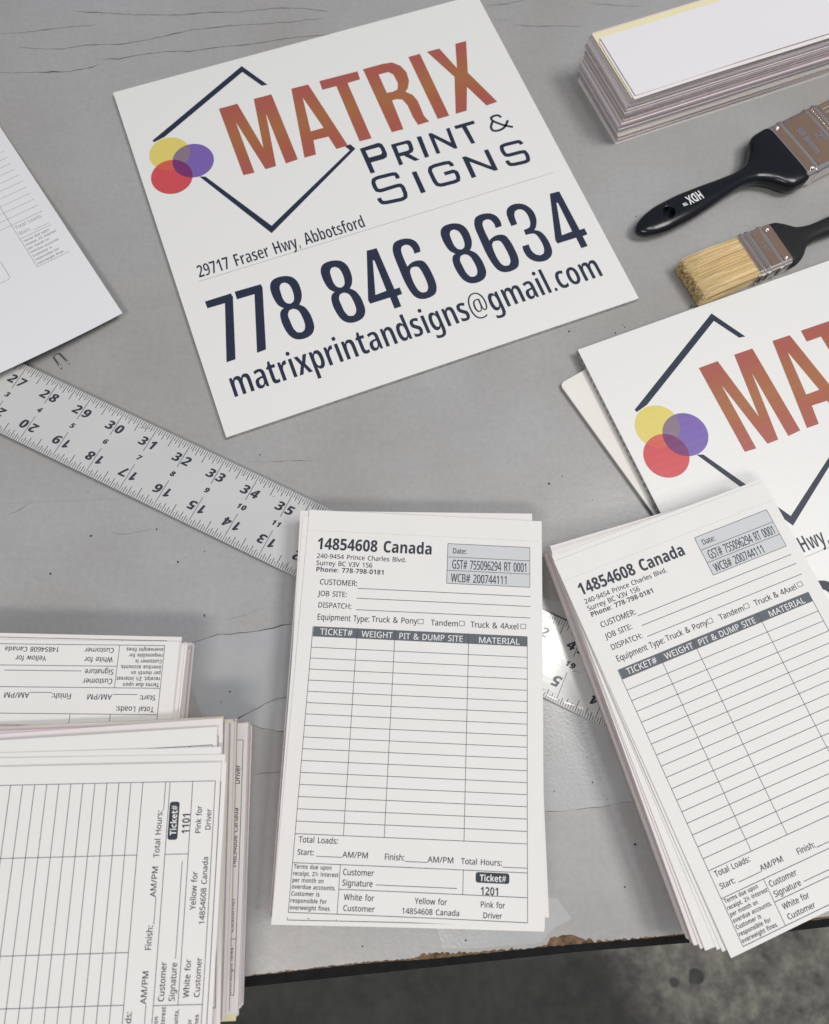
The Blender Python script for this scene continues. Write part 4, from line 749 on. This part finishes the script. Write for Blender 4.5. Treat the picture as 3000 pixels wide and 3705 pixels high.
# ================================================================== ruler
ALU = mat('brushed_aluminium', (.63,.63,.62), .17, metal=.10, noise_amt=.03, noise_scale=20)
nt = ALU.node_tree; b = nt.nodes['Principled BSDF']; tc = nt.nodes.new('ShaderNodeTexCoord'); mp = nt.nodes.new('ShaderNodeMapping'); mp.inputs['Scale'].default_value = (20, 900, 1)
nn = nt.nodes.new('ShaderNodeTexNoise'); nn.inputs['Scale'].default_value = 1; nt.links.new(tc.outputs['Object'], mp.inputs[0]); nt.links.new(mp.outputs[0], nn.inputs['Vector'])
bp = nt.nodes.new('ShaderNodeBump'); bp.inputs['Strength'].default_value = .12; bp.inputs['Distance'].default_value = .0002; nt.links.new(nn.outputs['Fac'], bp.inputs['Height']); nt.links.new(bp.outputs['Normal'], b.inputs['Normal'])
TICK = mat('black_graduation', (.04,.045,.06), .2); TICKG = mat('grey_graduation', (.06,.06,.065), .2)
SHINE = mat('bare_metal_scratch', (.95,.95,.95), .18, metal=1.)
ruler = empty('ruler', (-9.9585, 8.3139, .20), -.4457); ruler.rotation_euler.y = .006; tag(ruler, 'metal ruler marked in inches running diagonally under the middle ticket stack', 'ruler')
RW = 1.9
mb = MB(); mb.box(-27, 21, -RW, 0, -.056, 0); rb = mb.build('blade', ALU, ruler)
bv = rb.modifiers.new('edge', 'BEVEL'); bv.width = .012*IN; bv.segments = 2
mb = MB(); mb.box(-28.2, -26.6, -12, 10, -.34, -.058); mb.build('head', ALU, ruler)
mb = MB(); zt = .0015
for k in range(-26*16, 20*16+1):
    x = k/16
    L = .98 if k % 16 == 0 else .34 if k % 8 == 0 else .245 if k % 4 == 0 else .19 if k % 2 == 0 else .135
    wd = .018 if k % 2 == 0 else .015
    if k % 16 == 0: mb.rect(x-.008, -.72, x+.008, -.004, zt, 0); mb.rect(x-.007, -RW+.004, x+.007, -1.12, zt, 0)
    else: mb.rect(x-wd/2, -L, x+wd/2, -.006, zt, 1); mb.rect(x-wd/2, -RW+.006, x+wd/2, -RW+L*.95, zt, 1)
mb.build('graduations', [TICK, TICKG], ruler)
def num(mb, s, cx, cy, hgt, flip=False, gap=.085, slant=.22):
    sc_ = hgt/CAP*1000; ws = [GLYPHS['B'][c][0]*sc_*1.02/1000 for c in s]
    tot = sum(ws) + gap*(len(s)-1); x = -tot/2
    for c, w_ in zip(s, ws):
        adv, (vs, fs) = glyph('B', c, sc_*1.02, sc_, .010, .004)
        sg = -1 if flip else 1
        mb.add([(cx+sg*(x+px+slant*(py-hgt/2)), cy+sg*(py-hgt/2), zt) for px, py in vs], fs); x += w_ + gap
mb = MB()
for n_ in range(1, 48):
    x = n_-27
    if -27 < x < 21:
        num(mb, str(n_), x, -.475, .24); 
        if n_ > 24: num(mb, str(n_-24), x, -.92, .135, gap=.02)
        bt = str(48-n_)
        if len(bt) == 2: num(mb, bt, x, -1.42, .24, True)
        else: num(mb, bt, x-.16, -1.42, .255, True)
mb.build('numerals', TICK, ruler)
rr = random.Random(4)
for x, y, a, L in [(8.95,-1.42,.9,.28),(9.02,-1.39,.9,.22),(8.7,-1.72,.95,.2),(6.6,-.16,.2,.06),(7.58,-.33,.3,.05),(7.0,-1.66,.2,.04),(9.1,-1.80,.5,.10),(3.7,-.16,.3,.25),(16.3,-1.78,.1,.18),(16.6,-1.74,.3,.12),(15.9,-1.80,0,.2),(16.2,-1.0,.1,.2),(15.6,-.86,.15,.3)]:
    mb = MB()
    for q in range(3):
        xx, yy = x+rr.uniform(-.03,.03), y+rr.uniform(-.02,.02); c_, s_ = math.cos(a), math.sin(a); l, wd = L*rr.uniform(.4,.7), .006
        mb.add([(xx-c_*l+s_*wd, yy-s_*l-c_*wd, .002),(xx+c_*l+s_*wd*.3, yy+s_*l-c_*wd*.3, .002),(xx+c_*l-s_*wd, yy+s_*l+c_*wd, .002),(xx-c_*l-s_*wd*.3, yy-s_*l+c_*wd*.3, .002)], [(0,1,2,3)])
    mb.build('scratch', SHINE, ruler)

# ================================================================== large curled sheet at the left
SW, SH = 9.5, 12.
def lbend(u, v):
    r = SW-u; d = SH+v
    return .42*min(1.3, r/4.6)**1.5*math.exp(-(d/7)**2) - .17*min(1.6, d/5.5) + .05*math.sin(min(1, d/5)*math.pi)*math.exp(-r/3)
ls = sheet_mesh('printed_sheet', SW, SH, mat('cool_white_paper', (.77,.765,.78), .75, spec=.3), lbend, nx=24, ny=30)
tag(ls, 'large white sheet with faint grey form printing, lifting off the bench at the left edge', 'paper sheet')
th_ = math.radians(35); cx_, cy_ = -7.605, 9.874
place(ls, cx_-(math.cos(th_)*SW+math.sin(th_)*SH), cy_-(math.sin(th_)*SW-math.cos(th_)*SH), .30, th_)
mb = MB()
def ll(u, v): return (SW+u, -(SH+v))
def seg(u0, v0, u1, v1, wd=.012, mi=0):
    k = max(1, int(math.hypot(u1-u0, v1-v0)/.4))
    a = ll(u0,v0); b2 = ll(u1,v1); d = Vector((b2[0]-a[0], b2[1]-a[1])); nrm = Vector((-d.y, d.x)).normalized()*wd/2
    for j in range(k):
        p = Vector(a)+d*j/k; q = Vector(a)+d*(j+1)/k
        mb.add([(p.x-nrm.x,p.y-nrm.y,.003),(q.x-nrm.x,q.y-nrm.y,.003),(q.x+nrm.x,q.y+nrm.y,.003),(p.x+nrm.x,p.y+nrm.y,.003)], [(0,1,2,3)], mi)
def lt(s, f, u0, u1, v, cap): text(mb, s, f, SW+u0, SW+u1, -(SH+v), cap, .003, 0, 0, 0)
for k in range(11): seg(-4.2, -4.33-k*.262, -.30, -4.29-k*.262)
seg(-1.235, -9, -1.235, -2.585); seg(-1.235, -2.585, -.28, -2.575); seg(-1.235, -3.72, -.30, -3.70)
lt('Total Loads:', 'R', -1.19, -.38, -4.10, .115); lt('Start:', 'R', -1.19, -.84, -3.85, .115); seg(-.78, -3.80, -.30, -3.79)
for i, (s_, e_) in enumerate((('Terms due upon',-.42),('receipt, 2% interest',-.28),('per month on',-.56),('overdue accounts,',-.33),('Customer is',-.62),('responsible for',-.48),('overweight fines.',-.39))):
    lt(s_, 'B', -1.19, e_, -3.55+i*.151, .078)
seg(-4, -2.61, -2.06, -2.61); seg(-2.06, -2.61, -1.99, -2.68); seg(-1.99, -2.68, -1.99, -3.28); seg(-1.99, -3.28, -4, -3.30)
mb.build('faint_printing', FAINT, ls, bend=lbend)
# ================================================================== tall paper block, top right
def strip(name, z, x, y, rz, wd, ht, m, label, cat, bend=None):
    o = sheet_mesh(name, wd, ht, m, bend, nx=20, ny=6); tag(o, label, cat); return place(o, x, y, z, rz)
block('paper_block', 11, 2.62, .004, 1.60, 5.43, 18.50, .383, 'tall block of stacked paper strips at the top right with mauve layered sides', th=.0095, jit=.012, drift=.010, seed=23, lean=(.02,-.02), big=.05)
strip('paper_strip', 1.63, 5.46, 18.37, .393, 11, 2.50, YELLOW, 'yellow paper strip showing along the back of the tall paper block', 'paper strip')
strip('paper_strip', 1.655, 5.63, 18.08, .386, 11, 2.26, PAPER_WARM, 'cream strip just below the top sheet of the tall paper block', 'paper strip', lambda u, v: .02*math.sin(u*.7))
strip('paper_strip', 1.69, 5.66, 18.17, .388, 11, 2.24, mat('cool_white_strip', (.77,.755,.775), .75, spec=.3), 'white sheet lying on top of the tall paper block', 'paper strip', lambda u, v: .03*math.exp(-((v+2.3)/.5)**2)*math.sin(max(0,u-1)*.5)**2)

# ================================================================== paint brushes
PLASTIC = mat('black_glossy_plastic', (.006,.007,.010), .22, spec=.4)
PLASTIC2 = mat('black_satin_wood', (.012,.012,.012), .42, spec=.4)
NICKEL = mat('plated_ferrule', (.86,.81,.76), .2, metal=1., noise_amt=.06, noise_scale=25)
WARM_REFLECTION = mat('painted_warm_reflection', (.78,.50,.34), .24, metal=1., noise_amt=.14, noise_scale=18)  # brown reflection on the nickel, put into the colour of the metal
BRIGHT = mat('bright_rivet', (.85,.83,.8), .12, metal=1.)
WHITEPRINT = mat('white_handle_print', (.75,.75,.75), .5)
def loft(mb, secs, n=28, mi=0, cap=True):
    """secs: (x, half width, half thickness, z centre, squareness)"""
    v = []
    for x, hw, hz, zc, e_ in secs:
        for k in range(n):
            t = 2*math.pi*k/n; c_, s_ = math.cos(t), math.sin(t)
            v.append((x, math.copysign(abs(c_)**(2/e_), c_)*hw, zc+math.copysign(abs(s_)**(2/e_), s_)*hz))
    f = []
    for i in range(len(secs)-1):
        for k in range(n): f.append((i*n+(k+1)%n, i*n+k, (i+1)*n+k, (i+1)*n+(k+1)%n))
    if cap: f.append(tuple(range(n))); f.append(tuple((len(secs)-1)*n+k for k in range(n))[::-1])
    mb.add(v, [q[::-1] for q in f], mi)
def interp(prof, x):
    """smooth curve through the profile points (no overshoot)"""
    n = len(prof)
    for i in range(n-1):
        a, c = prof[i], prof[i+1]
        if a[0] <= x <= c[0]:
            hh = c[0]-a[0]; t = (x-a[0])/hh; out = []
            for q in range(1, 5):
                d = (c[q]-a[q])/hh
                dp = (a[q]-prof[i-1][q])/(a[0]-prof[i-1][0]) if i else d
                dn = (prof[i+2][q]-c[q])/(prof[i+2][0]-c[0]) if i < n-2 else d
                m0 = 0 if dp*d <= 0 else 2*dp*d/(dp+d); m1 = 0 if dn*d <= 0 else 2*dn*d/(dn+d)
                out.append(a[q]*(1+2*t)*(1-t)**2 + m0*hh*t*(1-t)**2 + c[q]*t*t*(3-2*t) + m1*hh*t*t*(t-1))
            return out
    return list(prof[-1][1:])
def brush(label, x, y, rz, prof, handle_mat, x0, x1, fw, fhz, blen, ridges, bcols, hole, seed, lift):
    """local +x runs from the handle tip to the bristles; x0..x1 is the metal ferrule"""
    root = empty('paint_brush', (x, y, 0), rz); tag(root, label, 'paint brush', 'paint brushes')
    mb = MB(); xs = [prof[0][0]+(prof[-1][0]-prof[0][0])*(k/90) for k in range(91)]
    secs = [(xx, *interp(prof, xx)) for xx in xs]
    loft(mb, secs, 40); h = mb.build('handle', handle_mat, root, smooth=True)
    if hole:
        cm = MB(); cm.prism([(hole[0]+hole[1]*math.cos(t), hole[1]*math.sin(t)) for t in [k*math.pi/20 for k in range(40)]], hole[2], 2.)
        co = cm.build('cutter', handle_mat, root); bo = h.modifiers.new('hole', 'BOOLEAN'); bo.operation = 'DIFFERENCE'; bo.object = co; bo.solver = 'EXACT'
        bpy.context.view_layer.update(); dg = bpy.context.evaluated_depsgraph_get(); me = bpy.data.meshes.new_from_object(h.evaluated_get(dg)); h.modifiers.clear(); h.data = me
        bpy.data.objects.remove(co)
    zc = lift
    mb = MB(); secs = []
    def fs(xx, g): secs.append((xx, fw+g, fhz+g, zc, 7))
    fs(x0, -.02); fs(x0+.02, 0)
    for r in sorted(ridges):
        for d, g in ((-.045,0),(-.02,.028),(.02,.028),(.045,0)): fs(x0+r+d, g)
    fs(x1-.02, 0); fs(x1, -.02)
    loft(mb, secs, 64); mb.build('ferrule', NICKEL, root, smooth=False)
    fe = root.children[-1]
    mb = MB(); e0 = [0]+[r+.045 for r in sorted(ridges)]; e1 = [r-.045 for r in sorted(ridges)]+[x1-x0]
    for a, b2 in zip(e0, e1):
        if b2-a > .09: mb.add([(x0+a+.01,-fw*.86,zc+fhz+.004),(x0+b2-.01,-fw*.86,zc+fhz+.004),(x0+b2-.01,fw*.86,zc+fhz+.004),(x0+a+.01,fw*.86,zc+fhz+.004)], [(0,1,2,3)])
    mb.build('reflection_patch', WARM_REFLECTION, root)  # flat patches on the ferrule top that carry the painted reflection
    # bristles
    rnd = random.Random(seed); mb = MB(); xe = x1-.05
    for k in range(2600):
        yy = rnd.uniform(-1,1)*fw*.93; zz = math.copysign(abs(rnd.uniform(-1,1))**.5, rnd.uniform(-1,1))*fhz*.88
        cl = noise.noise(Vector((yy*7, zz*7, seed)))
        L = blen*(1-.10*rnd.random()**2-.06*abs(zz/fhz)-.05*abs(cl)); ty = yy*1.03+.05*cl+rnd.gauss(0,.018); tz = zc+zz*.92-.03+rnd.gauss(0,.012)
        w0 = .011; mi = rnd.randrange(3)
        p = [(xe, yy, zc+zz), (xe+L*.5, (yy+ty)/2+rnd.gauss(0,.006), zc+zz*1.02), (xe+L, ty, max(.02, tz))]
        v = []
        for q, (px, py, pz) in enumerate(p):
            ww = w0*(1, .9, .45)[q]
            v += [(px, py-ww, pz-.5*ww), (px, py+ww, pz-.5*ww), (px, py, pz+ww)]
        mb.add(v, [(0,1,4,3),(1,2,5,4),(2,0,3,5),(3,4,7,6),(4,5,8,7),(5,3,6,8),(6,7,8)], mi)
    loft(mb, [(xe, fw*.9, fhz*.8, zc, 6), (xe+blen*.8, fw*.88, fhz*.72, zc-.02, 6)], 24, 3)
    mb.build('bristles', bcols, root)
    return root, zc+fhz
T1 = mat('tan_bristle', (.70,.54,.28), .55); T2 = mat('light_bristle', (.80,.66,.42), .55); T3 = mat('brown_bristle', (.60,.44,.22), .6); T4 = mat('bristle_core', (.45,.31,.13), .9)
D1 = mat('grey_brown_bristle', (.30,.24,.18), .55); D2 = mat('pale_grey_bristle', (.48,.41,.33), .55); D3 = mat('dark_bristle', (.13,.10,.08), .6)
prof2 = [(0,.06,.05,.30,2.2),(.06,.15,.10,.30,2.3),(.2,.25,.15,.31,2.4),(.5,.36,.19,.32,2.4),(.95,.43,.22,.33,2.5),(1.5,.435,.23,.34,2.6),(2.3,.37,.23,.35,2.6),(3.1,.275,.22,.36,2.6),(3.6,.24,.22,.36,2.6),(4.0,.30,.22,.36,2.8),(4.45,.62,.24,.36,3.2),(4.7,.93,.26,.36,3.8),(4.9,1.03,.28,.36,4.2),(5.25,1.05,.30,.36,5),(5.36,1.02,.29,.36,6)]
b2, ztop = brush('large black handled paint brush with grey bristles, pointing to the right edge', 6.72, 12.70, .515, prof2, PLASTIC, 5.33, 7.15, 1.0, .32, 2.4, (.36,1.36,1.66), [D1, D2, D3, D3], (1.02,.185,.37), 5, .36)
def decal(mb, s, font, ox, oy, L, cap, z, ux, uy):
    """lettering at ox, oy; (ux, uy) is its reading direction"""
    t = MB(); text(t, s, font, 0, L, 0, cap, 0, 0, .003, .003)
    mb.add([(ox+px*ux-py*uy, oy+px*uy+py*ux, z) for px, py, _ in t.v], t.f)
mb = MB(); decal(mb, 'HDX', 'B', 2.20, .17, .52, .29, .582, -1, 0); decal(mb, 'TM', 'B', 1.64, .02, .15, .10, .574, -1, 0)
mb.build('handle_printing', WHITEPRINT, b2)
EMB = BRIGHT
mb = MB()
decal(mb, '2"', 'B', 6.30, .14, .42, .26, ztop+.008, 0, -1); decal(mb, '50.8mm', 'B', 5.92, .50, 1.0, .22, ztop+.008, 0, -1)
mb.build('embossed_lettering', EMB, b2)
def domes(parent, name, pts, r, m_):
    mb = MB()
    for px, py, pz in pts:
        v = []; f = []; n = 12
        for j in range(4):
            for k in range(n): v.append((px+r*math.cos(j*math.pi/8)*math.cos(2*math.pi*k/n), py+r*math.cos(j*math.pi/8)*math.sin(2*math.pi*k/n), pz+.6*r*math.sin(j*math.pi/8)))
        v.append((px, py, pz+.6*r))
        for j in range(3):
            for k in range(n): f.append((j*n+k, j*n+(k+1)%n, (j+1)*n+(k+1)%n, (j+1)*n+k))
        f += [(3*n+k, 3*n+(k+1)%n, 4*n) for k in range(n)]
        mb.add(v, f)
    return mb.build(name, m_, parent, smooth=True)
for yy in (-.82, .82): domes(b2, 'rivet', [(5.5, yy, ztop+.004)], .075, BRIGHT)
domes(b2, 'bead_row', [(6.84, -.85+k*.085, ztop+.004) for k in range(21)], .022, BRIGHT)
prof1 = [(-6,.05,.05,.30,2.2),(-5.6,.25,.15,.31,2.4),(-4.6,.40,.22,.32,2.5),(-3.2,.34,.22,.33,2.6),(-2.0,.27,.21,.33,2.6),(-1.3,.24,.21,.33,2.8),(-.85,.32,.22,.33,3),(-.45,.62,.24,.33,3.6),(-.25,.70,.25,.33,4.5),(-.05,.69,.26,.33,6),(.05,.66,.25,.33,6)]
b1, zt1 = brush('smaller paint brush with clean tan bristles, below the large black one', 10.67, 12.20, math.radians(204.4), prof1, PLASTIC2, 0, 1.08, .685, .30, 1.95, (.34,.74,.93), [T1, T2, T3, T4], None, 9, .33)
for yy in (-.5, .5): domes(b1, 'rivet', [(.16, yy, zt1+.004)], .065, BRIGHT)
mb = MB(); decal(mb, '1½"' if '½' in GLYPHS['B'] else '1 1/2"', 'B', .60, -.22, .40, .13, zt1+.008, 0, 1); decal(mb, '38.1', 'B', .43, -.18, .34, .11, zt1+.008, 0, 1); mb.build('embossed_lettering', EMB, b1)
mb = MB()
for k in range(13): mb.add([(.78+.0, -.6+k*.1-.03, zt1+.03),(.90, -.6+k*.1+.02, zt1+.03),(.90, -.6+k*.1+.05, zt1+.03),(.78, -.6+k*.1, zt1+.03)], [(0,1,2,3)])
mb.build('rope_pattern', BRIGHT, b1)
# ================================================================== staple
WIRE = mat('staple_wire', (.30,.30,.29), .35, metal=.9)
mb = MB()
pts = [(-9.159,8.335,.025),(-9.30,8.515,.025),(-9.405,8.645,.025),(-9.425,8.69,.025),(-9.40,8.735,.025),(-9.345,8.775,.025),(-9.295,8.785,.025),(-9.245,8.755,.025),(-9.10,8.61,.025),(-8.975,8.479,.025)]
c0 = Vector((-9.2, 8.6, 0)); mb.tube([Vector(p)-c0 for p in pts], .020)
st = mb.build('staple', WIRE, None, smooth=True); tag(st, 'loose bent wire staple lying beside the large white sheet and the ruler', 'staple'); st.location = c0*IN
